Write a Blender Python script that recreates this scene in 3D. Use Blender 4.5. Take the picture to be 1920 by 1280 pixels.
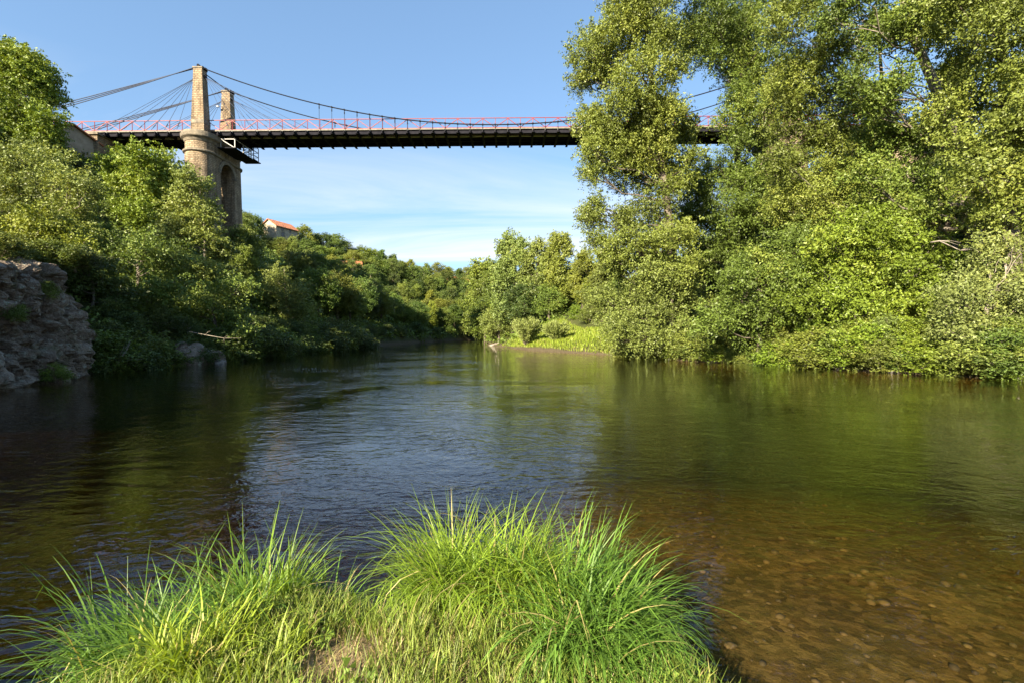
import bpy, bmesh, math, random
import numpy as np
from mathutils import Vector, noise as mnoise

# ------------------------------------------------------------------ scene, camera, sky, sun
for o in list(bpy.data.objects): bpy.data.objects.remove(o)
S = bpy.context.scene
C = S.collection
rng = np.random.default_rng(7)
random.seed(7)

FPX, CX, CY, PITCH, CAMZ = 907.0, 960.0, 640.0, 18/907.0, 2.0
cam_d = bpy.data.cameras.new('camera'); cam = bpy.data.objects.new('camera', cam_d); C.objects.link(cam)
cam_d.sensor_width = 36; cam_d.lens = FPX/1920*36
cam_d.clip_start = 0.05; cam_d.clip_end = 6000
cam.location = (0, 0, CAMZ); cam.rotation_euler = (math.pi/2-PITCH, 0, 0)
S.camera = cam

SUN_AZ = math.radians(180+33)      # clockwise from +Y (away from camera): behind the camera, to the left
SUN_EL = math.radians(28)
to_sun = Vector((math.sin(SUN_AZ)*math.cos(SUN_EL), math.cos(SUN_AZ)*math.cos(SUN_EL), math.sin(SUN_EL)))
sd = bpy.data.lights.new('sun', 'SUN'); sd.energy = 5.0; sd.angle = math.radians(0.53); sd.color = (1, .87, .66)
so = bpy.data.objects.new('sun', sd); C.objects.link(so); so.rotation_euler = to_sun.to_track_quat('Z', 'Y').to_euler()

W = bpy.data.worlds.new('World'); S.world = W; W.use_nodes = True
nt = W.node_tree; N = nt.nodes; L = nt.links; N.clear()
wo = N.new('ShaderNodeOutputWorld'); bg = N.new('ShaderNodeBackground'); sky = N.new('ShaderNodeTexSky')
sky.sky_type = 'NISHITA'; sky.sun_disc = False; sky.sun_elevation = SUN_EL; sky.sun_rotation = SUN_AZ
sky.air_density = 1.0; sky.dust_density = 0.15; sky.ozone_density = 2.6
bg.inputs['Strength'].default_value = 0.0655
tc = N.new('ShaderNodeTexCoord'); sp = N.new('ShaderNodeSeparateXYZ'); L.new(tc.outputs['Generated'], sp.inputs[0])
def wm(op, a, b=None):
    n = N.new('ShaderNodeMath'); n.operation = op
    for i, v in enumerate((a, b)):
        if v is None: continue
        if isinstance(v, (int, float)): n.inputs[i].default_value = v
        else: L.new(v, n.inputs[i])
    return n.outputs[0]
zz = wm('MAXIMUM', wm('ADD', sp.outputs['Z'], 0.08), 0.03)
cx = wm('DIVIDE', sp.outputs['X'], zz); cy = wm('DIVIDE', sp.outputs['Y'], zz)
cb = N.new('ShaderNodeCombineXYZ'); L.new(wm('MULTIPLY', cx, 0.55), cb.inputs[0]); L.new(wm('MULTIPLY', cy, 1.5), cb.inputs[1]); cb.inputs[2].default_value = 3.4
cn = N.new('ShaderNodeTexNoise'); L.new(cb.outputs[0], cn.inputs['Vector']); cn.inputs['Scale'].default_value = 0.55
cn.inputs['Detail'].default_value = 9; cn.inputs['Roughness'].default_value = 0.62; cn.inputs['Distortion'].default_value = 0.7
cr = N.new('ShaderNodeValToRGB'); cr.color_ramp.elements[0].position = 0.44; cr.color_ramp.elements[1].position = 0.64
L.new(cn.outputs['Fac'], cr.inputs['Fac'])
mr = N.new('ShaderNodeMapRange'); mr.inputs['From Min'].default_value = 0.40; mr.inputs['From Max'].default_value = 0.10
L.new(sp.outputs['Z'], mr.inputs['Value'])
mx = N.new('ShaderNodeMix'); mx.data_type = 'RGBA'
L.new(wm('MULTIPLY', wm('MULTIPLY', cr.outputs['Color'], mr.outputs['Result']), 0.9), mx.inputs['Factor'])
gm = N.new('ShaderNodeGamma'); gm.inputs['Gamma'].default_value = 0.6; L.new(sky.outputs['Color'], gm.inputs['Color'])
gx = N.new('ShaderNodeMix'); gx.data_type = 'RGBA'; gx.blend_type = 'MULTIPLY'; gx.inputs['Factor'].default_value = 1.0
L.new(gm.outputs[0], gx.inputs['A']); gx.inputs['B'].default_value = (1.12, 1.42, 1.70, 1)
L.new(gx.outputs['Result'], mx.inputs['A']); mx.inputs['B'].default_value = (4.7, 4.7, 4.7, 1)
L.new(mx.outputs['Result'], bg.inputs['Color']); L.new(bg.outputs[0], wo.inputs['Surface'])

S.view_settings.view_transform = 'Standard'; S.view_settings.look = 'None'
S.view_settings.gamma = 1; S.view_settings.exposure = 1.95; S.view_settings.use_curve_mapping = False
S.cycles.max_bounces = 6; S.cycles.diffuse_bounces = 2; S.cycles.glossy_bounces = 3
S.cycles.transmission_bounces = 4; S.cycles.transparent_max_bounces = 8; S.cycles.caustics_reflective = False; S.cycles.caustics_refractive = False
S.cycles.use_denoising = True

# ------------------------------------------------------------------ helpers
def P(px, py, Y):
    """world point seen at photo pixel px,py at depth Y"""
    dx = (px-CX)/FPX; up = (CY-py)/FPX
    fy = math.cos(PITCH)+up*math.sin(PITCH); fz = -math.sin(PITCH)+up*math.cos(PITCH)
    t = Y/fy
    return Vector((dx*t, Y, CAMZ+fz*t))

def tag(o, label=None, cat=None, group=None, kind=None):
    if label: o['label'] = label
    if cat: o['category'] = cat
    if group: o['group'] = group
    if kind: o['kind'] = kind
    return o

def link(name, mesh, parent=None, mat=None):
    o = bpy.data.objects.new(name, mesh); C.objects.link(o)
    if mat is not None and mesh is not None and not mesh.materials: mesh.materials.append(mat)
    if parent: o.parent = parent
    return o

def empty(name, loc=(0, 0, 0), rz=0):
    o = bpy.data.objects.new(name, None); C.objects.link(o); o.location = loc; o.rotation_euler = (0, 0, rz)
    o.empty_display_size = 0.3
    return o

class MB:
    """collects geometry for one mesh"""
    def __init__(s): s.v = []; s.f = []; s.n = 0
    def add(s, vs, fs):
        s.v.extend([tuple(p) for p in vs]); s.f.extend([tuple(i+s.n for i in f) for f in fs]); s.n += len(vs)
    def box(s, c, d, rot=None):
        c = Vector(c); h = Vector(d)/2
        vs = []
        for x in (-1, 1):
            for y in (-1, 1):
                for z in (-1, 1):
                    p = Vector((x*h.x, y*h.y, z*h.z))
                    if rot is not None: p = rot @ p
                    vs.append(c+p)
        s.add(vs, [(0,1,3,2),(4,6,7,5),(0,4,5,1),(2,3,7,6),(0,2,6,4),(1,5,7,3)])
    def bar(s, a, b, w, h=None):
        a = Vector(a); b = Vector(b); d = b-a
        q = d.to_track_quat('X', 'Z').to_matrix()
        s.box((a+b)/2, (d.length, w, h or w), q)
    def tube(s, path, radii, n=8, cap=True):
        path = [Vector(p) for p in path]; base = s.n; vs = []; fs = []
        up = Vector((0.13, 0.31, 0.94))
        for i, p in enumerate(path):
            t = (path[min(i+1, len(path)-1)]-path[max(i-1, 0)])
            if t.length < 1e-6: t = Vector((0, 0, 1))
            t.normalize()
            a = t.cross(up if abs(t.dot(up)) < .97 else Vector((1, 0, 0))).normalized(); b = t.cross(a)
            r = radii[i] if hasattr(radii, '__len__') else radii
            for k in range(n):
                an = 2*math.pi*k/n
                vs.append(p+a*(r*math.cos(an))+b*(r*math.sin(an)))
        for i in range(len(path)-1):
            for k in range(n):
                k2 = (k+1) % n
                fs.append((i*n+k, i*n+k2, (i+1)*n+k2, (i+1)*n+k))
        if cap:
            fs.append(tuple(range(n-1, -1, -1))); fs.append(tuple((len(path)-1)*n+k for k in range(n)))
        s.add(vs, fs)
    def mesh(s, name, smooth=False):
        m = bpy.data.meshes.new(name); m.from_pydata(s.v, [], s.f); m.update()
        if smooth: m.polygons.foreach_set('use_smooth', np.ones(len(m.polygons), bool))
        return m
    def build(s, name, mat, parent=None, smooth=False):
        return link(name, s.mesh(name, smooth), parent, mat)

def fix_normals(m):
    bm = bmesh.new(); bm.from_mesh(m); bmesh.ops.recalc_face_normals(bm, faces=bm.faces); bm.to_mesh(m); bm.free(); return m

def quads_mesh(name, V, nq, tint=None, k=4):
    """V: (nq*k,3) array of independent k-sided faces"""
    m = bpy.data.meshes.new(name)
    m.vertices.add(nq*k); m.vertices.foreach_set('co', V.astype(np.float32).ravel())
    m.loops.add(nq*k); m.loops.foreach_set('vertex_index', np.arange(nq*k, dtype=np.int32))
    m.polygons.add(nq); m.polygons.foreach_set('loop_start', np.arange(0, nq*k, k, dtype=np.int32))
    m.update(calc_edges=True)
    if tint is not None:
        a = m.attributes.new('tint', 'FLOAT', 'FACE'); a.data.foreach_set('value', tint.astype(np.float32))
    return m

# ------------------------------------------------------------------ materials
def new_mat(name):
    m = bpy.data.materials.new(name); m.use_nodes = True; m.node_tree.nodes.clear()
    return m, m.node_tree.nodes, m.node_tree.links
def node(Nn, Ll, typ, ins=None, **kw):
    n = Nn.new(typ)
    for k, v in kw.items(): setattr(n, k, v)
    for k, v in (ins or {}).items():
        if hasattr(v, 'is_linked') or isinstance(v, bpy.types.NodeSocket): Ll.new(v, n.inputs[k])
        else: n.inputs[k].default_value = v
    return n
def ramp(Nn, Ll, fac, stops):
    r = Nn.new('ShaderNodeValToRGB'); e = r.color_ramp.elements
    while len(e) < len(stops): e.new(0.5)
    for el, (p, c) in zip(e, stops): el.position = p; el.color = (*c, 1)
    Ll.new(fac, r.inputs['Fac']); return r.outputs['Color']

def simple_mat(name, col, col2, scale=4, rough=0.7, metal=0.0, bump=0.0, bscale=None, spec=0.5):
    m, n, l = new_mat(name)
    out = n.new('ShaderNodeOutputMaterial'); g = n.new('ShaderNodeNewGeometry')
    nz = node(n, l, 'ShaderNodeTexNoise', {'Vector': g.outputs['Position'], 'Scale': scale, 'Detail': 6, 'Roughness': 0.65})
    c = ramp(n, l, nz.outputs['Fac'], [(0.35, col), (0.68, col2)])
    b = node(n, l, 'ShaderNodeBsdfPrincipled', {'Base Color': c, 'Roughness': rough, 'Metallic': metal, 'Specular IOR Level': spec})
    if bump:
        nb = node(n, l, 'ShaderNodeTexNoise', {'Vector': g.outputs['Position'], 'Scale': bscale or scale*3, 'Detail': 8, 'Roughness': 0.7})
        bp = node(n, l, 'ShaderNodeBump', {'Height': nb.outputs['Fac'], 'Strength': 1.0, 'Distance': bump}); l.new(bp.outputs[0], b.inputs['Normal'])
    l.new(b.outputs[0], out.inputs[0]); return m

def leaf_mat(name, transl=0.35, gloss=0.25, old=(0.22, 0.20, 0.035), t0=0.72, amt=0.40):
    m, n, l = new_mat(name)
    out = n.new('ShaderNodeOutputMaterial'); oi = n.new('ShaderNodeObjectInfo')
    at = n.new('ShaderNodeAttribute'); at.attribute_name = 'tint'
    # per-leaf brightness and a drift towards yellow
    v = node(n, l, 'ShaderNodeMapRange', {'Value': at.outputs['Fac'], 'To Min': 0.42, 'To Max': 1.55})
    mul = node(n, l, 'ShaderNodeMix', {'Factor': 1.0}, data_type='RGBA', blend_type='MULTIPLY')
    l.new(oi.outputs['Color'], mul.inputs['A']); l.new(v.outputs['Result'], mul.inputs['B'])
    ye = node(n, l, 'ShaderNodeMapRange', {'Value': at.outputs['Fac'], 'From Min': t0, 'From Max': 1.0, 'To Min': 0.0, 'To Max': amt})
    mix = node(n, l, 'ShaderNodeMix', {}, data_type='RGBA'); l.new(ye.outputs['Result'], mix.inputs['Factor'])
    l.new(mul.outputs['Result'], mix.inputs['A']); mix.inputs['B'].default_value = (*old, 1)
    col = mix.outputs['Result']
    b = node(n, l, 'ShaderNodeBsdfPrincipled', {'Base Color': col, 'Roughness': 0.5, 'Specular IOR Level': gloss})
    tcol = node(n, l, 'ShaderNodeMix', {'Factor': 1.0}, data_type='RGBA', blend_type='MULTIPLY')
    l.new(col, tcol.inputs['A']); tcol.inputs['B'].default_value = (1.5, 1.35, 0.55, 1)
    t = node(n, l, 'ShaderNodeBsdfTranslucent', {'Color': tcol.outputs['Result']})
    ms = node(n, l, 'ShaderNodeMixShader', {0: transl}); l.new(b.outputs[0], ms.inputs[1]); l.new(t.outputs[0], ms.inputs[2])
    l.new(ms.outputs[0], out.inputs[0]); return m

M = {}
M['leaf'] = leaf_mat('leaf', 0.18, 0.35)
M['blade'] = leaf_mat('grass_blade', 0.34, 0.35, (0.40, 0.33, 0.13), 0.86, 0.95)
M['bark'] = simple_mat('bark', (0.055, 0.042, 0.03), (0.17, 0.14, 0.105), 2.2, 0.9, bump=0.03, bscale=9)
M['bark_pale'] = simple_mat('bark_pale', (0.13, 0.11, 0.085), (0.30, 0.26, 0.20), 3, 0.9, bump=0.02, bscale=10)
M['wood_dead'] = simple_mat('dead_wood', (0.18, 0.15, 0.12), (0.36, 0.32, 0.27), 6, 0.85, bump=0.01)
M['red'] = simple_mat('red_paint', (0.15, 0.010, 0.010), (0.24, 0.018, 0.016), 3, 0.6)
M['iron'] = simple_mat('dark_iron', (0.009, 0.009, 0.013), (0.020, 0.019, 0.024), 2, 0.9, spec=0.15)
M['cable'] = simple_mat('cable_steel', (0.008, 0.009, 0.014), (0.016, 0.018, 0.026), 6, 0.85, spec=0.2)
M['strand'] = simple_mat('galvanised_strand', (0.028, 0.040, 0.075), (0.045, 0.060, 0.10), 6, 0.8)
M['pale_metal'] = simple_mat('pale_metal', (0.20, 0.19, 0.175), (0.30, 0.285, 0.26), 5, 0.5)
M['pale_stringer'] = simple_mat('pale_stringer', (0.62, 0.60, 0.56), (0.78, 0.76, 0.72), 3, 0.6)
M['kerb'] = simple_mat('kerb_concrete', (0.13, 0.125, 0.10), (0.24, 0.225, 0.185), 3, 0.85)
M['asphalt'] = simple_mat('asphalt', (0.04, 0.04, 0.04), (0.06, 0.06, 0.06), 3, 0.9)
M['glass_dark'] = simple_mat('window_pane', (0.02, 0.025, 0.03), (0.03, 0.035, 0.04), 3, 0.15)
M['timber'] = simple_mat('grey_timber', (0.12, 0.09, 0.06), (0.2, 0.16, 0.12), 8, 0.8)
M['render'] = simple_mat('lime_render', (0.30, 0.25, 0.18), (0.44, 0.37, 0.275), 1.5, 0.9, bump=0.02)
M['stonewall'] = simple_mat('rubble_wall', (0.23, 0.19, 0.14), (0.42, 0.36, 0.27), 2.6, 0.95, bump=0.05)
M['boulder'] = simple_mat('boulder_stone', (0.10, 0.09, 0.08), (0.30, 0.27, 0.24), 2.5, 0.9, bump=0.04)

def roof_mat():
    m, n, l = new_mat('roof_tile'); out = n.new('ShaderNodeOutputMaterial'); g = n.new('ShaderNodeTexCoord')
    w = node(n, l, 'ShaderNodeTexWave', {'Vector': g.outputs['Object'], 'Scale': 2.2, 'Distortion': 0.5}, bands_direction='X')
    nz = node(n, l, 'ShaderNodeTexNoise', {'Vector': g.outputs['Object'], 'Scale': 2.5, 'Detail': 6})
    c = ramp(n, l, nz.outputs['Fac'], [(0.3, (0.30, 0.10, 0.045)), (0.7, (0.55, 0.22, 0.10))])
    b = node(n, l, 'ShaderNodeBsdfPrincipled', {'Base Color': c, 'Roughness': 0.85})
    bp = node(n, l, 'ShaderNodeBump', {'Height': w.outputs['Fac'], 'Distance': 0.06}); l.new(bp.outputs[0], b.inputs['Normal'])
    l.new(b.outputs[0], out.inputs[0]); return m
M['roof'] = roof_mat()

def masonry_mat(name, ca, cb_, mortar, bw=0.55, bh=0.26):
    """coursed stone: brick courses wrapped round by angle-free box mapping"""
    m, n, l = new_mat(name); out = n.new('ShaderNodeOutputMaterial'); g = n.new('ShaderNodeNewGeometry')
    s = node(n, l, 'ShaderNodeSeparateXYZ', {0: g.outputs['Position']})
    u = node(n, l, 'ShaderNodeMath', {0: s.outputs['X'], 1: s.outputs['Y']}, operation='ADD')
    c3 = node(n, l, 'ShaderNodeCombineXYZ', {0: u.outputs[0], 1: s.outputs['Z']})
    dn = node(n, l, 'ShaderNodeTexNoise', {'Vector': g.outputs['Position'], 'Scale': 1.7, 'Detail': 3})
    dv = node(n, l, 'ShaderNodeVectorMath', {0: dn.outputs['Color'], 1: (0.5, 0.5, 0.5)}, operation='SUBTRACT')
    dv2 = node(n, l, 'ShaderNodeVectorMath', {0: dv.outputs[0], 'Scale': 0.16}, operation='SCALE')
    va = node(n, l, 'ShaderNodeVectorMath', {0: c3.outputs[0], 1: dv2.outputs[0]}, operation='ADD')
    sm = node(n, l, 'ShaderNodeMapping', {'Vector': g.outputs['Position'], 'Scale': (2.2, 2.2, 0.22)})
    sk = node(n, l, 'ShaderNodeTexNoise', {'Vector': sm.outputs[0], 'Scale': 1.0, 'Detail': 6, 'Roughness': 0.7})
    skc = ramp(n, l, sk.outputs['Fac'], [(0.36, (0.5, 0.47, 0.42)), (0.56, (1, 1, 1))])
    br = node(n, l, 'ShaderNodeTexBrick', {'Vector': va.outputs[0], 'Color1': (*ca, 1), 'Color2': (*cb_, 1), 'Mortar': (*mortar, 1),
        'Scale': 1.0, 'Mortar Size': 0.028, 'Mortar Smooth': 0.35, 'Bias': -0.1, 'Brick Width': bw, 'Row Height': bh})
    nz = node(n, l, 'ShaderNodeTexNoise', {'Vector': g.outputs['Position'], 'Scale': 0.9, 'Detail': 8, 'Roughness': 0.7})
    st = ramp(n, l, nz.outputs['Fac'], [(0.30, (0.45, 0.42, 0.38)), (0.52, (1, 1, 1)), (0.75, (1.25, 1.1, 0.92))])
    mul = node(n, l, 'ShaderNodeMix', {'Factor': 1.0}, data_type='RGBA', blend_type='MULTIPLY')
    l.new(br.outputs['Color'], mul.inputs['A']); l.new(st, mul.inputs['B'])
    mu2 = node(n, l, 'ShaderNodeMix', {'Factor': 1.0}, data_type='RGBA', blend_type='MULTIPLY'); l.new(mul.outputs['Result'], mu2.inputs['A']); l.new(skc, mu2.inputs['B'])
    b = node(n, l, 'ShaderNodeBsdfPrincipled', {'Base Color': mu2.outputs['Result'], 'Roughness': 0.92})
    nb = node(n, l, 'ShaderNodeTexNoise', {'Vector': g.outputs['Position'], 'Scale': 6, 'Detail': 6})
    hm = node(n, l, 'ShaderNodeMath', {0: br.outputs['Fac'], 1: -0.8}, operation='MULTIPLY')
    ha = node(n, l, 'ShaderNodeMath', {0: hm.outputs[0], 1: nb.outputs['Fac']}, operation='ADD')
    bp = node(n, l, 'ShaderNodeBump', {'Height': ha.outputs[0], 'Distance': 0.05}); l.new(bp.outputs[0], b.inputs['Normal'])
    l.new(b.outputs[0], out.inputs[0]); return m
M['masonry'] = masonry_mat('pier_masonry', (0.36, 0.28, 0.185), (0.245, 0.18, 0.115), (0.16, 0.12, 0.08), 0.42, 0.21)
M['ashlar'] = simple_mat('dressed_stone', (0.10, 0.085, 0.065), (0.27, 0.225, 0.16), 1.8, 0.9, bump=0.03)

def cliff_mat():
    m, n, l = new_mat('cliff_rock'); out = n.new('ShaderNodeOutputMaterial'); g = n.new('ShaderNodeNewGeometry')
    a = node(n, l, 'ShaderNodeTexNoise', {'Vector': g.outputs['Position'], 'Scale': 1.1, 'Detail': 10, 'Roughness': 0.72, 'Distortion': 0.6})
    c = ramp(n, l, a.outputs['Fac'], [(0.28, (0.03, 0.025, 0.02)), (0.42, (0.16, 0.115, 0.08)), (0.56, (0.29, 0.235, 0.18)), (0.74, (0.48, 0.43, 0.35))])
    b2 = node(n, l, 'ShaderNodeTexNoise', {'Vector': g.outputs['Position'], 'Scale': 4.5, 'Detail': 8, 'Roughness': 0.7})
    lich = ramp(n, l, b2.outputs['Fac'], [(0.55, (0, 0, 0)), (0.66, (1, 1, 1))])
    mx1 = node(n, l, 'ShaderNodeMix', {}, data_type='RGBA'); l.new(lich, mx1.inputs['Factor']); l.new(c, mx1.inputs['A']); mx1.inputs['B'].default_value = (0.40, 0.41, 0.33, 1)
    mo = node(n, l, 'ShaderNodeTexNoise', {'Vector': g.outputs['Position'], 'Scale': 0.8, 'Detail': 6, 'Roughness': 0.6})
    mossf = ramp(n, l, mo.outputs['Fac'], [(0.56, (0, 0, 0)), (0.68, (0.8, 0.8, 0.8))])
    mx2 = node(n, l, 'ShaderNodeMix', {}, data_type='RGBA'); l.new(mossf, mx2.inputs['Factor']); l.new(mx1.outputs['Result'], mx2.inputs['A']); mx2.inputs['B'].default_value = (0.06, 0.075, 0.022, 1)
    b = node(n, l, 'ShaderNodeBsdfPrincipled', {'Base Color': mx2.outputs['Result'], 'Roughness': 0.9})
    v = node(n, l, 'ShaderNodeTexVoronoi', {'Vector': g.outputs['Position'], 'Scale': 3.4}, feature='DISTANCE_TO_EDGE')
    vm = node(n, l, 'ShaderNodeMath', {0: v.outputs['Distance'], 1: 0.12}, operation='MINIMUM')
    hh = node(n, l, 'ShaderNodeMath', {0: vm.outputs[0], 1: b2.outputs['Fac']}, operation='ADD')
    bp = node(n, l, 'ShaderNodeBump', {'Height': hh.outputs[0], 'Distance': 0.28}); l.new(bp.outputs[0], b.inputs['Normal'])
    l.new(b.outputs[0], out.inputs[0]); return m
M['cliff'] = cliff_mat()

def ground_mat():
    m, n, l = new_mat('ground_soil'); out = n.new('ShaderNodeOutputMaterial'); g = n.new('ShaderNodeNewGeometry')
    s = node(n, l, 'ShaderNodeSeparateXYZ', {0: g.outputs['Position']})
    a = node(n, l, 'ShaderNodeTexNoise', {'Vector': g.outputs['Position'], 'Scale': 0.35, 'Detail': 8, 'Roughness': 0.65})
    land = ramp(n, l, a.outputs['Fac'], [(0.35, (0.030, 0.042, 0.012)), (0.55, (0.055, 0.062, 0.02)), (0.72, (0.13, 0.10, 0.055))])
    f = node(n, l, 'ShaderNodeTexNoise', {'Vector': g.outputs['Position'], 'Scale': 9, 'Detail': 8, 'Roughness': 0.7})
    shore = ramp(n, l, f.outputs['Fac'], [(0.3, (0.13, 0.085, 0.045)), (0.52, (0.27, 0.20, 0.12)), (0.72, (0.42, 0.33, 0.21))])
    soil = ramp(n, l, f.outputs['Fac'], [(0.3, (0.035, 0.028, 0.016)), (0.6, (0.10, 0.08, 0.05)), (0.8, (0.2, 0.16, 0.11))])
    ny_ = node(n, l, 'ShaderNodeMapRange', {'Value': s.outputs['Y'], 'From Min': 6.0, 'From Max': 9.0})
    shm = node(n, l, 'ShaderNodeMix', {'Factor': ny_.outputs['Result']}, data_type='RGBA'); l.new(shore, shm.inputs['A']); l.new(soil, shm.inputs['B']); shore = shm.outputs['Result']
    # gravel and cobbles under water, weed in drifts
    wn = node(n, l, 'ShaderNodeTexNoise', {'Vector': g.outputs['Position'], 'Scale': 5, 'Detail': 3})
    wv = node(n, l, 'ShaderNodeVectorMath', {0: wn.outputs['Color'], 'Scale': 0.12}, operation='SCALE')
    wp = node(n, l, 'ShaderNodeVectorMath', {0: g.outputs['Position'], 1: wv.outputs[0]}, operation='ADD')
    vo = node(n, l, 'ShaderNodeTexVoronoi', {'Vector': wp.outputs[0], 'Scale': 11.0, 'Randomness': 1.0})
    vb = node(n, l, 'ShaderNodeTexNoise', {'Vector': g.outputs['Position'], 'Scale': 16, 'Detail': 6, 'Roughness': 0.7})
    vx = node(n, l, 'ShaderNodeMix', {'Factor': 0.62}, data_type='RGBA'); l.new(vo.outputs['Color'], vx.inputs['A']); l.new(vb.outputs['Fac'], vx.inputs['B'])
    cob = ramp(n, l, vx.outputs['Result'], [(0.32, (0.034, 0.021, 0.006)), (0.5, (0.085, 0.052, 0.014)), (0.68, (0.17, 0.11, 0.036))])
    w2 = node(n, l, 'ShaderNodeTexNoise', {'Vector': g.outputs['Position'], 'Scale': 1.3, 'Detail': 7, 'Roughness': 0.65, 'Distortion': 0.8})
    wf = ramp(n, l, w2.outputs['Fac'], [(0.40, (0, 0, 0)), (0.72, (0.6, 0.6, 0.6))])
    bed = node(n, l, 'ShaderNodeMix', {}, data_type='RGBA'); l.new(wf, bed.inputs['Factor']); l.new(cob, bed.inputs['A']); bed.inputs['B'].default_value = (0.065, 0.055, 0.014, 1)
    fz = node(n, l, 'ShaderNodeMapRange', {'Value': s.outputs['Z'], 'From Min': 0.25, 'From Max': 0.75})
    m1 = node(n, l, 'ShaderNodeMix', {'Factor': fz.outputs['Result']}, data_type='RGBA'); l.new(shore, m1.inputs['A']); l.new(land, m1.inputs['B'])
    fb = node(n, l, 'ShaderNodeMapRange', {'Value': s.outputs['Z'], 'From Min': 0.02, 'From Max': -0.08})
    m2 = node(n, l, 'ShaderNodeMix', {'Factor': fb.outputs['Result']}, data_type='RGBA'); l.new(m1.outputs['Result'], m2.inputs['A']); l.new(bed.outputs['Result'], m2.inputs['B'])
    b = node(n, l, 'ShaderNodeBsdfPrincipled', {'Base Color': m2.outputs['Result'], 'Roughness': 0.95, 'Specular IOR Level': 0.1})
    bp = node(n, l, 'ShaderNodeBump', {'Height': f.outputs['Fac'], 'Distance': 0.06}); l.new(bp.outputs[0], b.inputs['Normal'])
    l.new(b.outputs[0], out.inputs[0]); return m
M['ground'] = ground_mat()

def water_mat():
    m, n, l = new_mat('river_water'); out = n.new('ShaderNodeOutputMaterial'); g = n.new('ShaderNodeNewGeometry')
    mp = node(n, l, 'ShaderNodeMapping', {'Vector': g.outputs['Position'], 'Scale': (0.75, 1.25, 1.0), 'Rotation': (0, 0, 0.3)})
    dn = node(n, l, 'ShaderNodeTexNoise', {'Vector': g.outputs['Position'], 'Scale': 0.25, 'Detail': 2})
    dv = node(n, l, 'ShaderNodeVectorMath', {0: dn.outputs['Color'], 'Scale': 2.2}, operation='SCALE')
    pv = node(n, l, 'ShaderNodeVectorMath', {0: mp.outputs[0], 1: dv.outputs[0]}, operation='ADD').outputs[0]
    n1 = node(n, l, 'ShaderNodeTexNoise', {'Vector': pv, 'Scale': 1.1, 'Detail': 2, 'Roughness': 0.5, 'Distortion': 0.5})
    n2 = node(n, l, 'ShaderNodeTexNoise', {'Vector': pv, 'Scale': 4.2, 'Detail': 2, 'Roughness': 0.5, 'Distortion': 0.7})
    n3 = node(n, l, 'ShaderNodeTexNoise', {'Vector': pv, 'Scale': 12, 'Detail': 2, 'Roughness': 0.5, 'Distortion': 0.6})
    big = node(n, l, 'ShaderNodeTexNoise', {'Vector': g.outputs['Position'], 'Scale': 0.13, 'Detail': 3, 'Roughness': 0.6, 'Distortion': 1.0})
    amp = node(n, l, 'ShaderNodeMapRange', {'Value': big.outputs['Fac'], 'From Min': 0.36, 'From Max': 0.60, 'To Min': 0.30, 'To Max': 1.25})
    h1 = node(n, l, 'ShaderNodeMath', {0: n1.outputs['Fac'], 1: 0.018}, operation='MULTIPLY')
    h2 = node(n, l, 'ShaderNodeMath', {0: n2.outputs['Fac'], 1: 0.0165}, operation='MULTIPLY')
    h3 = node(n, l, 'ShaderNodeMath', {0: n3.outputs['Fac'], 1: 0.0050}, operation='MULTIPLY')
    s1 = node(n, l, 'ShaderNodeMath', {0: h2.outputs[0], 1: h3.outputs[0]}, operation='ADD')
    s1m = node(n, l, 'ShaderNodeMath', {0: s1.outputs[0], 1: amp.outputs['Result']}, operation='MULTIPLY')
    s2 = node(n, l, 'ShaderNodeMath', {0: s1m.outputs[0], 1: h1.outputs[0]}, operation='ADD')
    bp = node(n, l, 'ShaderNodeBump', {'Height': s2.outputs[0], 'Strength': 1.0, 'Distance': 1.0})
    dt = node(n, l, 'ShaderNodeVectorMath', {0: g.outputs['Incoming'], 1: bp.outputs[0]}, operation='DOT_PRODUCT')
    ab = node(n, l, 'ShaderNodeMath', {0: dt.outputs['Value']}, operation='ABSOLUTE')
    om = node(n, l, 'ShaderNodeMath', {0: 1.0, 1: ab.outputs[0]}, operation='SUBTRACT', use_clamp=True)
    pw = node(n, l, 'ShaderNodeMath', {0: om.outputs[0], 1: 5.0}, operation='POWER')
    fr = node(n, l, 'ShaderNodeMath', {0: pw.outputs[0], 1: 0.98, 2: 0.02}, operation='MULTIPLY_ADD')
    tr = node(n, l, 'ShaderNodeBsdfTransparent', {'Color': (0.97, 0.97, 0.95, 1)})
    gl = node(n, l, 'ShaderNodeBsdfGlossy', {'Color': (1, 1, 1, 1), 'Roughness': 0.005, 'Normal': bp.outputs[0]})
    ms = node(n, l, 'ShaderNodeMixShader', {0: fr.outputs[0]}); l.new(tr.outputs[0], ms.inputs[1]); l.new(gl.outputs[0], ms.inputs[2])
    va = node(n, l, 'ShaderNodeVolumeAbsorption', {'Color': (0.64, 0.54, 0.13, 1), 'Density': 0.68})
    l.new(ms.outputs[0], out.inputs['Surface']); l.new(va.outputs[0], out.inputs['Volume']); return m
M['water'] = water_mat()

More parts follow.
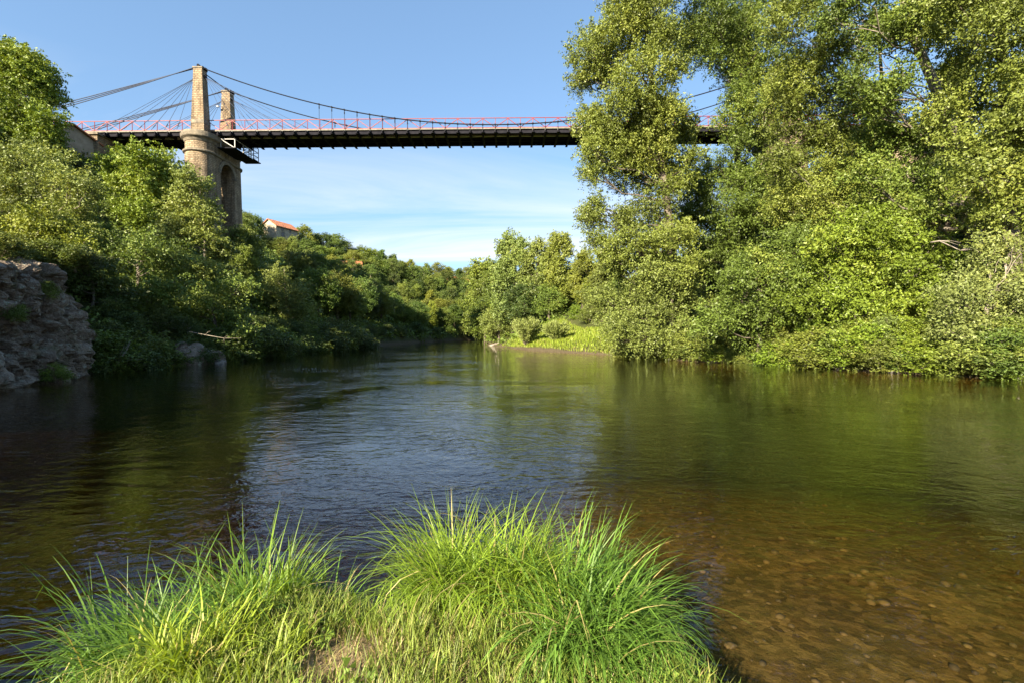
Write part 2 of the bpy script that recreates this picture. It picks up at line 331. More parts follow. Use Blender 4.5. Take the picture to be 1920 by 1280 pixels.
# ------------------------------------------------------------------ terrain
LB = np.array([(-80,-40),(-40,-30),(-20,-24),(0,-19.5),(10,-18),(16.5,-18.2),(22,-19.6),(25,-21.2),(30,-21),(34,-20),(49,-19.6),(55,-19),(70,-19),(80,-18.2),(100,-15),(121,-8),(140,4),(170,30),(260,120),(500,300)], float)
RB = np.array([(-80,60),(-40,44),(-10,34),(10,27),(20,21.8),(23,19.3),(28,16.8),(33,12.6),(40,9.8),(46,6.2),(52,2.2),(58,0.3),(63,-0.6),(75,-3.5),(95,-5.5),(108,-4.6),(125,4),(150,28),(180,60),(260,150),(500,360)], float)
SH = np.array([(-9,-9),(-6,-5),(-3.4,0),(-2.5,1.5),(-2.15,2.5),(-1.85,3.0),(-1.5,3.5),(-0.85,3.25),(-0.1,3.72),(0.55,3.35),(0.95,2.75),(1.2,2.0),(1.7,0),(3.4,-4),(8,-12)], float)

def sn(x, y, sc, seed):
    """cheap smooth value noise"""
    x = x*sc+seed*17.13; y = y*sc+seed*7.77
    return (np.sin(x*1.3+1.7*np.sin(y*0.9+seed))+np.sin(y*1.7+1.3*np.sin(x*1.1+seed*2))+np.sin((x+y)*0.83+seed*3))/3

def ground(x, y):
    x = np.asarray(x, float); y = np.asarray(y, float)
    xl = np.interp(y, LB[:,0], LB[:,1])+0.35*sn(y, y*0, 0.6, 1); xr = np.interp(y, RB[:,0], RB[:,1])+0.3*sn(y, y*0, 0.7, 2)
    dl = xl-x; dr = x-xr
    sl = np.interp(y, [-20, 0, 45, 62, 80, 100, 160], [0.38, 0.5, 0.68, 0.69, 0.58, 0.47, 0.42])
    steep = np.interp(y, [4, 10, 22, 24.5, 60], [0.8, 3.6, 3.6, 1.6, 1.0])
    hl = 0.25+np.minimum(dl*1.2, steep)+np.maximum(dl-1.2, 0)*sl
    cap = np.interp(y, [-20, 20, 50, 70, 100, 160, 300], [12, 18, 25.5, 25.5, 22, 20, 24])
    hl = np.where(hl > cap, cap+(hl-cap)*0.06, hl)+1.0*sn(x, y, 0.13, 3)*np.clip(dl/8, 0, 1)
    hr = 0.10+np.minimum(np.maximum(dr, 0)*0.62, 1.4)+np.maximum(dr-3, 0)*np.interp(y, [0, 40, 60, 100], [0.16, 0.26, 0.50, 0.3])
    capr = np.interp(y, [0, 45, 60, 100, 300], [14, 22, 25.5, 16, 20])
    hr = np.where(hr > capr, capr+(hr-capr)*0.06, hr)+0.7*sn(x, y, 0.16, 4)*np.clip(dr/8, 0, 1)
    # low grassy spit on the right bank
    gs = np.exp(-(((x-4)/5.5)**2+((y-53)/6.5)**2))
    hr = np.where(dr > 0, hr*(1-0.55*gs)+0.3*gs, hr)
    inn = np.minimum(-dl, -dr)
    bed = -np.minimum(np.maximum(inn, 0)*0.45, 2.4)-0.05+0.12*sn(x, y, 0.9, 5)*np.clip(inn, 0, 1)
    ysh = np.interp(x, SH[:,0], SH[:,1], left=-30, right=-30)
    ds = ysh-y+0.07*sn(x, y, 4.0, 6)
    # shoal reaching out to the right of the spit
    dd = np.sqrt(0.55*np.clip(x-1.0, 0, None)**2+np.clip(y-2.6, 0, None)**2); sho = -0.13-0.10*dd-0.007*dd*dd-0.85*np.log1p(np.exp((0.2-x)/0.5))*0.5*np.clip(dd, 0, 2)
    bed = np.where((y < 22) & (np.abs(x) < 24), np.maximum(bed, np.minimum(sho, -0.06)+0.05*sn(x, y, 1.6, 7)), bed)
    hs = np.where(ds > 0, np.minimum(ds*0.5, 0.20)+0.02*np.maximum(ds-1, 0)+0.03*sn(x, y, 3.1, 8), -10)
    h = np.where(dl > 0, hl, np.where(dr > 0, hr, bed))
    return np.maximum(h, hs)

def axis(segs):
    out = []
    for a, b, st in segs: out += list(np.arange(a, b, st))
    return np.array(out)
ax = axis([(-900,-300,60),(-300,-100,12),(-100,-40,2.5),(-40,-5,0.8),(-5,5,0.13),(5,40,0.8),(40,100,2.5),(100,300,12),(300,901,60)])
ay = axis([(-300,-60,30),(-60,-8,3),(-8,1,0.6),(1,5.5,0.13),(5.5,70,0.9),(70,160,1.8),(160,400,12),(400,2001,100)])
GX, GY = np.meshgrid(ax, ay); GZ = ground(GX, GY)
nx, ny = len(ax), len(ay)
idx = np.arange(nx*ny).reshape(ny, nx)
F = np.stack([idx[:-1,:-1], idx[:-1,1:], idx[1:,1:], idx[1:,:-1]], -1).reshape(-1, 4)
me = bpy.data.meshes.new('ground'); me.vertices.add(nx*ny); me.vertices.foreach_set('co', np.stack([GX, GY, GZ], -1).astype(np.float32).ravel())
me.loops.add(F.size); me.loops.foreach_set('vertex_index', F.astype(np.int32).ravel())
me.polygons.add(len(F)); me.polygons.foreach_set('loop_start', np.arange(0, F.size, 4, dtype=np.int32)); me.update(calc_edges=True)
me.polygons.foreach_set('use_smooth', np.ones(len(F), bool))
tag(link('ground', me, None, M['ground']), kind='structure')

wb = MB(); wb.box((0, 120, -2.5), (640, 640, 5.0)); wob = wb.build('river_water', M['water']); tag(wob, kind='structure')
fix_normals(wob.data)

# ------------------------------------------------------------------ the cliff on the left bank
def fbm(p, o=4):
    return mnoise.fractal(p, 1.0, 2.0, o)
def make_cliff():
    plan = [(-24.7,2),(-21.0,8),(-18.8,13),(-17.7,16.2),(-18.3,18.8),(-18.8,21.3),(-20.6,22.8),(-23.5,23.9),(-27,24.6)]
    pl = [Vector((a, b, 0)) for a, b in plan]
    cum = [0]
    for a, b in zip(pl, pl[1:]): cum.append(cum[-1]+(b-a).length)
    nu, nv = 270, 105
    vs = []; fs = []
    for j in range(nv+1):
        v = j/nv
        for i in range(nu+1):
            s = cum[-1]*i/nu
            k = max(0, min(len(pl)-2, next((q for q in range(len(pl)-1) if cum[q+1] >= s), len(pl)-2)))
            t = (s-cum[k])/(cum[k+1]-cum[k]); p = pl[k].lerp(pl[k+1], t)
            d = (pl[k+1]-pl[k]).normalized(); nrm = Vector((d.y, -d.x, 0))
            if k+2 < len(pl):
                d2 = (pl[k+2]-pl[k+1]).normalized(); n2 = Vector((d2.y, -d2.x, 0)); nrm = nrm.lerp(n2, t*t).normalized()
            top = 4.9+0.9*mnoise.noise(Vector((s*0.25, 3, 1)))-max(0, s-19)*0.18
            # wall up to 80 % of v, then the top shelf running back into the hill
            if v < 0.8:
                z = -1.2+(top+1.2)*(v/0.8); back = -(max(0, z)/top)**1.4*0.8
            else:
                q = (v-0.8)/0.2; z = top+q*1.6; back = -0.8-q*5
            q3 = Vector((p.x, p.y, z)); q4 = Vector((q3.x*.95-q3.z*.25, q3.y*.95+q3.z*.3, q3.z*.55-q3.y*.3))
            wq = q4+Vector((0.25*fbm(q4*1.3, 3), 0.25*fbm(q4*1.3+Vector((5, 0, 0)), 3), 0.25*fbm(q4*1.3+Vector((0, 7, 0)), 3)))
            disp = 0.8*fbm(q3*0.3, 3)+0.22*fbm(q4*1.6, 4)+0.07*fbm(q4*6.0, 3)+0.2
            for sc_, am in ((0.62, 0.75), (1.5, 0.42), (3.4, 0.16)):
                dd_, pp_ = mnoise.voronoi(wq*sc_); h_ = math.sin(pp_[0].x*12.9+pp_[0].y*78.2+pp_[0].z*37.7)*43758.5; disp += am*((h_-math.floor(h_))-0.5)-am*0.5*max(0, 0.12-(dd_[1]-dd_[0]))/0.12
            if v > 0.8: disp *= 0.5
            if z < 0.25: disp = disp*0.7-0.1+0.25*max(0, 1-abs(z-0.1)*5)
            r = p+nrm*(back+disp); r.z = z+0.25*fbm(q3*0.9+Vector((9, 0, 0)), 3)
            vs.append(r)
    w = nu+1
    for j in range(nv):
        for i in range(nu): fs.append((j*w+i, j*w+i+1, (j+1)*w+i+1, (j+1)*w+i))
    b = MB(); b.add(vs, fs); o = b.build('rock_cliff', M['cliff']); tag(o, kind='structure'); return o
make_cliff()

def rock(name, c, r, seed, label, group=None, mat='boulder'):
    bm = bmesh.new(); bmesh.ops.create_icosphere(bm, subdivisions=3, radius=1)
    for v in bm.verts:
        q = v.co*1.1+Vector((seed*3.1, seed, 0)); vd = mnoise.voronoi(q*1.2)[0]
        v.co *= 0.75+0.35*(vd[1]-vd[0])+0.2*fbm(q*1.6, 3)
        v.co = Vector((v.co.x*r[0], v.co.y*r[1], v.co.z*r[2]))
    m = bpy.data.meshes.new(name); bm.to_mesh(m); bm.free()
    o = link(name, m, None, M[mat]); o.location = c; tag(o, label, 'rock', group); return o

# ------------------------------------------------------------------ bridge
BX0, BX1 = -56.0, 47.0
YN, YF = 57.45, 61.5            # near and far edge of the deck
def deckz(x): return 26.05+0.0085*(x+37)*1.0
def build_bridge():
    B = empty('suspension_bridge', (-37, 59.4, 0)); tag(B, 'old suspension bridge with red parapet trusses and stone piers across the river', 'bridge')
    off = Vector((-37, 59.4, 0))
    def fin(b, name, mat, parent=None, smooth=False):
        vs = [tuple(Vector(v)-off) for v in b.v]; b.v = vs
        return b.build(name, mat, parent or B, smooth)
    B.location.y += 1.0
    # deck and road
    b = MB(); n = 40
    for i in range(n):
        xa = BX0+(BX1-BX0)*i/n; xb = BX0+(BX1-BX0)*(i+1)/n
        b.bar((xa, (YN+YF)/2, deckz(xa)-0.12), (xb, (YN+YF)/2, deckz(xb)-0.12), YF-YN-0.1, 0.16)
    fin(b, 'deck', M['iron'])
    b = MB(); b.bar((BX0, (YN+YF)/2, deckz(BX0)-0.032), (BX1, (YN+YF)/2, deckz(BX1)-0.032), YF-YN-0.5, 0.012); fin(b, 'roadway', M['asphalt'])
    for yy in (YN, YF):
        b = MB(); b.bar((BX0, yy, deckz(BX0)-0.05), (BX1, yy, deckz(BX1)-0.05), 0.14, 0.13); fin(b, 'kerb', M['kerb'])
        b = MB(); b.bar((BX0, yy+(0.12 if yy == YN else -0.12), deckz(BX0)-0.36), (BX1, yy+(0.12 if yy == YN else -0.12), deckz(BX1)-0.36), 0.05, 0.40)
        b.bar((BX0, yy+(0.12 if yy == YN else -0.12), deckz(BX0)-0.575), (BX1, yy+(0.12 if yy == YN else -0.12), deckz(BX1)-0.575), 0.22, 0.03)
        fin(b, 'edge_girder', M['iron'])
    for yy in (58.75, 60.2):
        b = MB(); b.bar((BX0, yy, deckz(BX0)-0.36), (BX1, yy, deckz(BX1)-0.36), 0.06, 0.20)
        b.bar((BX0, yy, deckz(BX0)-0.475), (BX1, yy, deckz(BX1)-0.475), 0.16, 0.03); fin(b, 'stringer', M['pale_stringer' if yy < 59 else 'iron'])  # near stringer coloured white to read as pale dashes between the floor beams
    # floor beams, one for each panel
    pan = 1.5; npan = int((BX1-BX0)/pan)
    b = MB(); b.box((0, 0, 0), (0.07, YF-YN+0.9, 0.40)); b.box((0, 0, -0.215), (0.28, YF-YN+0.9, 0.03)); fm = b.mesh('floor_beam'); fm.materials.append(M['iron'])
    b = MB(); b.tube([(0, 0, 0), (0, 0, 1.20)], 0.038, 6); b.box((0, 0, 0.06), (0.16, 0.1, 0.10)); pm = b.mesh('post'); pm.materials.append(M['red'])
    b = MB(); b.bar((0, 0, 0.10), (pan, 0, 1.15), 0.06, 0.07); du = b.mesh('brace'); du.materials.append(M['red'])
    b = MB(); b.bar((0, 0, 1.15), (pan, 0, 0.10), 0.06, 0.07); dd = b.mesh('brace'); dd.materials.append(M['red'])
    b = MB(); b.tube([(0, 0, -0.16), (0, 0, 0.02)], 0.05, 6); b.box((0, 0, -0.17), (0.13, 0.13, 0.05)); hn = b.mesh('hanger_nut'); hn.materials.append(M['pale_metal'])
    for i in range(npan+1):
        x = BX0+i*pan
        if -38.9 < x < -35.1: continue
        o = link('floor_beam', fm, B); o.location = Vector((x, (YN+YF)/2, deckz(x)-0.42))-off
        o = link('hanger_nut', hn, B); o.location = Vector((x, YN-0.10, deckz(x)-0.14))-off
    for yy in (YN, YF):
        b = MB(); b.bar((BX0, yy, deckz(BX0)+1.21), (BX1, yy, deckz(BX1)+1.21), 0.08, 0.07)
        b.bar((BX0, yy, deckz(BX0)+0.06), (BX1, yy, deckz(BX1)+0.06), 0.10, 0.08)
        b.bar((BX0, yy+0.03, deckz(BX0)+0.62), (BX1, yy+0.03, deckz(BX1)+0.62), 0.015, 0.015)
        tr = fin(b, 'parapet_truss', M['red'])
        for i in range(npan+1):
            x = BX0+i*pan
            if (yy == YN and -38.2 < x < -35.8): pass
            o = link('post', pm, tr); o.location = Vector((x, yy, deckz(x)))-off
            if i < npan:
                o = link('brace', du if i % 2 == 0 else dd, tr); o.location = Vector((x, yy, deckz(x)))-off
    # piers
    def stadium(cx, y0, y1, r, n=20):
        pts = []
        for k in range(n+1): a = math.pi+math.pi*k/n; pts.append((cx+r*math.cos(a), y0+r*math.sin(a)))
        for k in range(n+1): a = math.pi*k/n; pts.append((cx+r*math.cos(a), y1+r*math.sin(a)))
        return pts
    def lathe(levels, cx, y0, y1):
        b = MB(); rings = []
        for (z, r) in levels:
            st = b.n; b.add([(p[0], p[1], z) for p in stadium(cx, y0, y1, r)], []); rings.append(st)
        m = len(stadium(0, 0, 0, 1))
        for a, c in zip(rings, rings[1:]):
            b.f += [(a+k, a+(k+1) % m, c+(k+1) % m, c+k) for k in range(m)]
        b.f.append(tuple(rings[0]+k for k in range(m-1, -1, -1))); b.f.append(tuple(rings[-1]+k for k in range(m)))
        return b
    for pc, side in ((-37.0, 0), (33.3, 1)):
        dz = deckz(pc)-deckz(-37)
        y0, y1 = 56.95, 62.1
        b = lathe([(1.0, 2.25), (8, 1.95), (22.9+dz, 1.62)], pc, y0, y1)
        pier = fin(b, 'pier', M['masonry']); fix_normals(pier.data)
        # arched opening through the pier, cut with a boolean
        cut = MB(); ym = (y0+y1)/2; ra = 1.45; zs = 21.2+dz; arc = [(ym-ra, 3.0), (ym+ra, 3.0)]
        for k in range(17): a = math.pi*k/16; arc.append((ym+ra*math.cos(a), zs+ra*math.sin(a)))
        m = len(arc)
        cut.add([(pc-4, y, z) for y, z in arc]+[(pc+4, y, z) for y, z in arc], [tuple(range(m)), tuple(range(2*m-1, m-1, -1))]+[(k, k+m, (k+1) % m+m, (k+1) % m) for k in range(m)])
        co = fin(cut, 'cutter', M['masonry']); fix_normals(co.data)
        md = pier.modifiers.new('b', 'BOOLEAN'); md.operation = 'DIFFERENCE'; md.object = co; md.solver = 'EXACT'
        dg = bpy.context.evaluated_depsgraph_get(); nm = bpy.data.meshes.new_from_object(pier.evaluated_get(dg))
        pier.modifiers.clear(); pier.data = nm; bpy.data.objects.remove(co)
        for sgn in (-1, 1):     # arch rings of separate wedge stones
            xs = pc+sgn*1.72
            for k in range(17):
                a0 = math.pi*k/17+0.012; a1 = math.pi*(k+1)/17-0.012; vb = MB(); vs = []
                for xx in (xs-0.16*sgn-0.2*sgn, xs+0.03*sgn):
                    for a, r in ((a0, ra-0.02), (a1, ra-0.02), (a1, ra+0.42), (a0, ra+0.42)):
                        vs.append((xx, ym+r*math.cos(a), zs+r*math.sin(a)))
                vb.add(vs, [(0,1,2,3),(7,6,5,4),(0,4,5,1),(1,5,6,2),(2,6,7,3),(3,7,4,0)])
                fin(vb, 'arch_stone', M['ashlar'], pier)
        b = lathe([(22.9+dz, 1.66), (23.0+dz, 1.82), (23.15+dz, 1.84), (23.25+dz, 1.68)], pc, y0, y1); o = fin(b, 'string_course', M['ashlar'], pier); fix_normals(o.data)
        b = lathe([(23.252+dz, 1.58), (24.25+dz, 1.58)], pc, y0, y1); o = fin(b, 'pier_neck', M['masonry'], pier); fix_normals(o.data)
        b = lathe([(24.2+dz, 1.62), (24.45+dz, 1.74), (24.62+dz, 1.98), (24.70+dz, 2.02), (25.02+dz, 2.04), (25.06+dz, 1.90), (25.30+dz, 1.88), (25.34+dz, 1.7)], pc, y0, y1)
        o = fin(b, 'cornice', M['ashlar'], pier); fix_normals(o.data)
        for py_ in (57.0, 62.6):
            b = MB(); lv = [(25.3+dz, 0.80, 0.66), (26.55+dz, 0.755, 0.635), (33.0+dz, 0.51, 0.47)]
            vs = []
            for z, hx, hy in lv: vs += [(pc-hx, py_-hy, z), (pc+hx, py_-hy, z), (pc+hx, py_+hy, z), (pc-hx, py_+hy, z)]
            b.add(vs, [(3,2,1,0),(8,9,10,11)]+[(q*4+k, q*4+(k+1) % 4, q*4+4+(k+1) % 4, q*4+4+k) for q in range(2) for k in range(4)])
            py_o = fin(b, 'pylon', M['masonry'])
            b = MB(); b.box((pc, py_, 26.75+dz), (1.54, 1.30, 0.42)); fin(b, 'band', M['ashlar'], py_o)
            b = MB(); b.box((pc, py_, 33.09+dz), (1.16, 1.08, 0.17)); fin(b, 'cap_stone', M['ashlar'], py_o)
            b = MB(); b.box((pc, py_, 33.26+dz), (1.0, 0.5, 0.16)); b.tube([(pc, py_-0.4, 33.38+dz), (pc, py_+0.4, 33.38+dz)], 0.16, 10)
            for s in (-1, 1): b.box((pc+s*0.62, py_, 33.08+dz), (0.34, 0.36, 0.22))
            fin(b, 'cable_saddle', M['iron'], py_o)
            for s in (-1, 1):
                b = MB(); b.box((pc+s*0.60, py_, 32.15+dz), (0.22, 0.5, 0.22)); fin(b, 'stay_bracket', M['iron'], py_o)
    # main cables
    xa, xb = -37.0, 33.3
    for yy in (57.0, 62.6):
        za, zb = 33.35, 33.35+deckz(xb)-deckz(xa); sag_x = (xa+xb)/2-0.6
        zlow = deckz(sag_x)+0.38
        pts = []
        for k in range(61):
            x = xa+(xb-xa)*k/60
            e = xa if x < sag_x else xb; ze = za if x < sag_x else zb
            pts.append(Vector((x, yy+(0.35 if yy < 60 else -0.35)*min(1, 4*(k/60)*(1-k/60)), zlow+(ze-zlow)*((x-sag_x)/(e-sag_x))**2)))
        for q in (-1, 1):
            b = MB(); b.tube([p+Vector((0, q*0.09, q*0.03)) for p in pts], 0.062, 6); fin(b, 'main_cable', M['cable'])
        # hangers
        for i in range(npan+1):
            x = BX0+i*pan
            if not (xa+13.0 < x < xb-13.0): continue
            z = np.interp(x, [p.x for p in pts], [p.z for p in pts]); y2 = float(np.interp(x, [p.x for p in pts], [p.y for p in pts]))
            if z-deckz(x) < 0.2: continue
            b = MB(); b.tube([(x, y2, z), (x, y2, deckz(x)-0.05)], 0.026, 5); b.box((x, y2, z), (0.16, 0.26, 0.14))
            if z-deckz(x) > 1.0: b.tube([(x, y2, z-0.22), (x, y2, z-0.5)], 0.06, 6)
            fin(b, 'hanger', M['cable'])
        # back stays: bundles of strands down to the anchorages
        for s, xx, xe in ((-1, xa, -62.5), (1, xb, 58.5)):
            zt = 33.3 if s < 0 else zb; ze = zt-0.268*abs(xe-xx)
            for q in range(3):
                p0 = Vector((xx+s*0.6, yy, zt-0.05)); p1 = Vector((xe, yy, ze+(q-1)*0.42)); mid = (p0+p1)/2+Vector((0, 0, -0.15))
                b = MB(); b.tube([p0+Vector((0, (q-1)*0.1, 0)), p0.lerp(mid, .5)+Vector((0, 0, -0.04)), mid, mid.lerp(p1, .5)+Vector((0, 0, -0.04)), p1], 0.055, 6); fin(b, 'back_stay', M['strand'])
        # fan stays
        for s, xx in ((-1, xa), (1, xa), (-1, xb), (1, xb)):
            zt = 32.15+(0 if xx == xa else zb-33.35)
            for q in range(7):
                d = (3.2, 4.7, 6.3, 8.0, 9.9, 11.6, 12.8)[q]
                x1 = xx+s*d; y2 = yy+(0.45 if yy < 60 else -0.75)
                p0 = Vector((xx+s*0.68, yy+(q-3)*0.05, zt)); p1 = Vector((x1, y2, deckz(x1)+0.05))
                b = MB(); b.tube([p0, p1], 0.022, 5); u = p1.lerp(p0, 0.9/(p1-p0).length); u2 = p1.lerp(p0, 0.5/(p1-p0).length)
                b.tube([u, u2], 0.05, 6); fin(b, 'fan_stay', M['strand'])
    # cross cable tying the two pylons
    b = MB(); b.tube([(-36.45, 57.3, 32.6), (-36.45, 60, 32.75), (-36.45, 62.4, 33.0)], 0.06, 6); fin(b, 'cross_cable', M['cable'])
    # maintenance platform and ladder cage on the river side of the pier
    b = MB(); x0, x1, z0, z1, y = -35.0, -33.3, 24.05, 25.1, 57.6
    for p, q in (((x0,z0),(x1,z0)),((x0,z1),(x1,z1)),((x0,z0),(x0,z1)),((x1,z0),(x1,z1)),((x0,z1),(x1,z0))): b.bar((p[0], y, p[1]), (q[0], y, q[1]), 0.09)
    for p, q in (((y,z0),(61.2,z0)),((y,z1),(61.2,z1)),((61.2,z0),(61.2,z1)),((59.4,z0),(59.4,z1)),((59.4,z0),(61.2,z1))): b.bar((x1, p[0], p[1]), (x1, q[0], q[1]), 0.09)
    fin(b, 'platform_railing', M['pale_metal'])
    b = MB(); b.box((-34.2, 59.4, 23.98), (2.1, 4.2, 0.10)); fin(b, 'platform_floor', M['iron'])
    b = MB(); cx0, cx1, cy0, cy1, cz0, cz1 = -34.6, -33.35, 61.9, 63.1, 24.2, 26.0
    for x in (cx0, cx1):
        for y in (cy0, cy1): b.bar((x, y, cz0), (x, y, cz1), 0.07)
    for k in range(4):
        z = cz0+(cz1-cz0)*k/3
        for y in (cy0, cy1): b.bar((cx0, y, z), (cx1, y, z), 0.05)
        for x in (cx0, cx1): b.bar((x, cy0, z), (x, cy1, z), 0.05)
        if k < 3: b.bar((cx0, cy0, z), (cx1, cy0, z+0.6), 0.04); b.bar((cx1, cy1, z), (cx0, cy1, z+0.6), 0.04)
    b.box((-34.1, 62.4, 24.12), (2.0, 1.7, 0.09)); fin(b, 'ladder_cage', M['iron'])
    # lamp bracket with wires on the far pylon
    b = MB(); b.bar((-37.4, 61.95, 31.0), (-37.7, 61.7, 30.9), 0.05); b.box((-37.78, 61.68, 30.86), (0.28, 0.2, 0.14)); fin(b, 'lamp', M['pale_metal'])
    b = MB(); b.tube([(-37.4, 61.96, 31.9), (-37.0, 61.9, 31.0), (-36.8, 61.88, 30.3), (-36.9, 61.85, 29.6)], 0.02, 5); b.tube([(-37.3, 61.95, 30.9), (-37.05, 61.9, 30.3), (-36.62, 61.9, 30.7)], 0.02, 5); fin(b, 'wire', M['iron'])
    # stone abutment on the left bank
    b = MB(); b.box((-52.4, 59.6, 18.5), (7.0, 6.2, 13.4)); ab = fin(b, 'abutment', M['masonry'])
    b = MB(); b.box((-52.4, 59.6, 25.33), (7.4, 6.6, 0.26)); fin(b, 'coping', M['ashlar'], ab)
    b = MB(); b.box((47.5, 59.6, 19), (7.0, 6.2, 13.4)); fin(b, 'abutment', M['masonry'])
build_bridge()

# ------------------------------------------------------------------ houses
def house(name, loc, rz, Lx, Wy, hw, hr, label, wall='stonewall', gable='render', wins=()):
    """long side along local x, ridge along x; local -y is the river side"""
    H = empty(name, loc, rz); tag(H, label, 'house')
    b = MB(); x, y = Lx/2, Wy/2
    b.add([(-x,-y,-3),(x,-y,-3),(x,y,-3),(-x,y,-3),(-x,-y,hw),(x,-y,hw),(x,y,hw),(-x,y,hw)], [(0,1,5,4),(2,3,7,6)])
    b.build('wall', M[wall], H)
    for s in (-1, 1):
        b = MB(); b.add([(s*x,-y,-3),(s*x,y,-3),(s*x,y,hw),(s*x,0,hw+hr),(s*x,-y,hw)], [(0,1,2,3,4)]); b.build('gable_wall', M[gable], H)
    b = MB(); e = 0.35; t = 0.16
    for s in (-1, 1):
        sl = hr/y
        p = [(-x-e, s*(y+e), hw-e*sl), (x+e, s*(y+e), hw-e*sl), (x+e, 0, hw+hr+0.02), (-x-e, 0, hw+hr+0.02)]
        b.add(p+[(a, c, z+t) for a, c, z in p], [(0,1,2,3),(7,6,5,4),(0,4,5,1),(1,5,6,2),(2,6,7,3),(3,7,4,0)])
    b.build('roof', M['roof'], H)
    for (wx, wz, ww, wh, face) in wins:
        b = MB(); f = 0.09
        def q(u, d, z): return (u, -y-d, z) if face == 's' else (-x-d, u, z)
        def rect(bb, u0, u1, z0, z1, d0, d1):
            p = [q(u0,d0,z0), q(u1,d0,z0), q(u1,d0,z1), q(u0,d0,z1), q(u0,d1,z0), q(u1,d1,z0), q(u1,d1,z1), q(u0,d1,z1)]
            bb.add(p, [(0,1,2,3),(7,6,5,4),(0,4,5,1),(1,5,6,2),(2,6,7,3),(3,7,4,0)])
        rect(b, wx-ww/2-f, wx-ww/2, wz-f, wz+wh+f, 0.0, 0.07); rect(b, wx+ww/2, wx+ww/2+f, wz-f, wz+wh+f, 0.0, 0.07)
        rect(b, wx-ww/2, wx+ww/2, wz+wh, wz+wh+f, 0.0, 0.07); rect(b, wx-ww/2, wx+ww/2, wz-f, wz, 0.0, 0.1)
        w_o = b.build('window', M['ashlar'], H)
        b = MB(); rect(b, wx-ww/2, wx+ww/2, wz, wz+wh, 0.005, 0.02); b.build('pane', M['glass_dark'], w_o)
    return H
hp = P(517, 452, 112)
house('stone_house', (hp.x, hp.y+2, hp.z), math.radians(70), 6.4, 4.4, 3.2, 1.5, 'stone house with orange tiled roof high on the wooded left hillside', wins=((-1.3, 0.6, 0.8, 1.3, 's'), (1.3, 0.4, 0.8, 1.2, 's'), (-1.3, 2.35, 0.5, 0.5, 's'), (0.9, 2.4, 0.45, 0.5, 's'), (1.0, 2.3, 0.5, 0.6, 'w')))
hp = P(652, 478, 118)
house('cottage', (hp.x, hp.y, hp.z-4.4), math.radians(20), 6.0, 5.0, 1.4, 1.4, 'cottage whose small orange roof peeks out of the ridge trees', wins=((0, 0.3, 0.8, 0.8, 's'),))
hp = P(858, 527, 150)
house('farmhouse', (hp.x, hp.y, hp.z-3.0), math.radians(8), 6.5, 6.0, 2.6, 1.7, 'farmhouse with pale orange roof where the river valley bends', wins=((0, 0.9, 0.9, 1.2, 's'),))
hp = P(128, 246, 56)
house('toll_house', (hp.x-2.2, hp.y+1, hp.z-3.0), math.radians(-24), 6.5, 5, 2.2, 1.3, 'small house with red brown roof at the left bridge end', wall='render', wins=((1.5, 0.5, 0.8, 1.1, 's'),))

# ------------------------------------------------------------------ trees
class Leaves:
    def __init__(s): s.q = []; s.t = []
    def cluster(s, centers, radii, n, Lsz, updir=0.45, tint=None, rnd=0.75, asp=0.62, axis=None, lobe_tint=0.5):
        """n leaves round each centre. centers (k,3), radii (k,3)"""
        k = len(centers); 
        u = rng.normal(size=(k, n, 3)); u /= np.linalg.norm(u, axis=2, keepdims=True)+1e-9
        r = rng.random((k, n, 1))**0.45
        if axis is None: pos = centers[:,None,:]+u*r*radii[:,None,:]
        else:       # sprays: leaves strung along an outward twig, tapering to its tip
            tt = rng.random((k, n, 1))*2-1; side = u-axis[:,None,:]*(u*axis[:,None,:]).sum(2, keepdims=True)
            bow = -0.35*np.clip(tt, 0, 1)**2*radii[:,None,:1]*np.array([0, 0, 1.0])
            pos = centers[:,None,:]+axis[:,None,:]*tt*radii[:,None,:1]*1.45+side*r*(0.95-0.5*tt)*radii[:,None,:]*0.8+bow
        nrm = u*0.7+rng.normal(size=(k, n, 3))*rnd; nrm[:,:,2] += updir
        nrm /= np.linalg.norm(nrm, axis=2, keepdims=True)+1e-9
        tn = np.cross(nrm, rng.normal(size=(k, n, 3))); tn /= np.linalg.norm(tn, axis=2, keepdims=True)+1e-9
        bt = np.cross(nrm, tn)
        sz = Lsz*(0.65+0.7*rng.random((k, n, 1)))
        m = pos-tn*sz*0.42; c = pos+tn*sz*0.58
        b = m+bt*sz*asp*0.5; d = m-bt*sz*asp*0.5
        s.q.append(np.stack([b, c, d], 2).reshape(-1, 3))
        ct = (rng.random((k, 1)) if tint is None else np.full((k, 1), tint))
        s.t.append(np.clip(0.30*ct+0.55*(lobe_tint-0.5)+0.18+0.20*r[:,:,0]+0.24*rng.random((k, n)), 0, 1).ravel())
    def mesh(s, name):
        V = np.concatenate(s.q); t = np.concatenate(s.t); return quads_mesh(name, V, len(V)//3, t, k=3)

def limb_path(a, b, sag=0.12, n=6, wob=0.05):
    a = Vector(a); b = Vector(b); Ld = (b-a).length; pts = []
    for i in range(n):
        t = i/(n-1); p = a.lerp(b, t); p.z -= sag*Ld*math.sin(math.pi*t)*0.7
        if 0 < i < n-1: p += Vector((random.gauss(0, wob), random.gauss(0, wob), random.gauss(0, wob)))*Ld*0.6
        pts.append(p)
    return pts

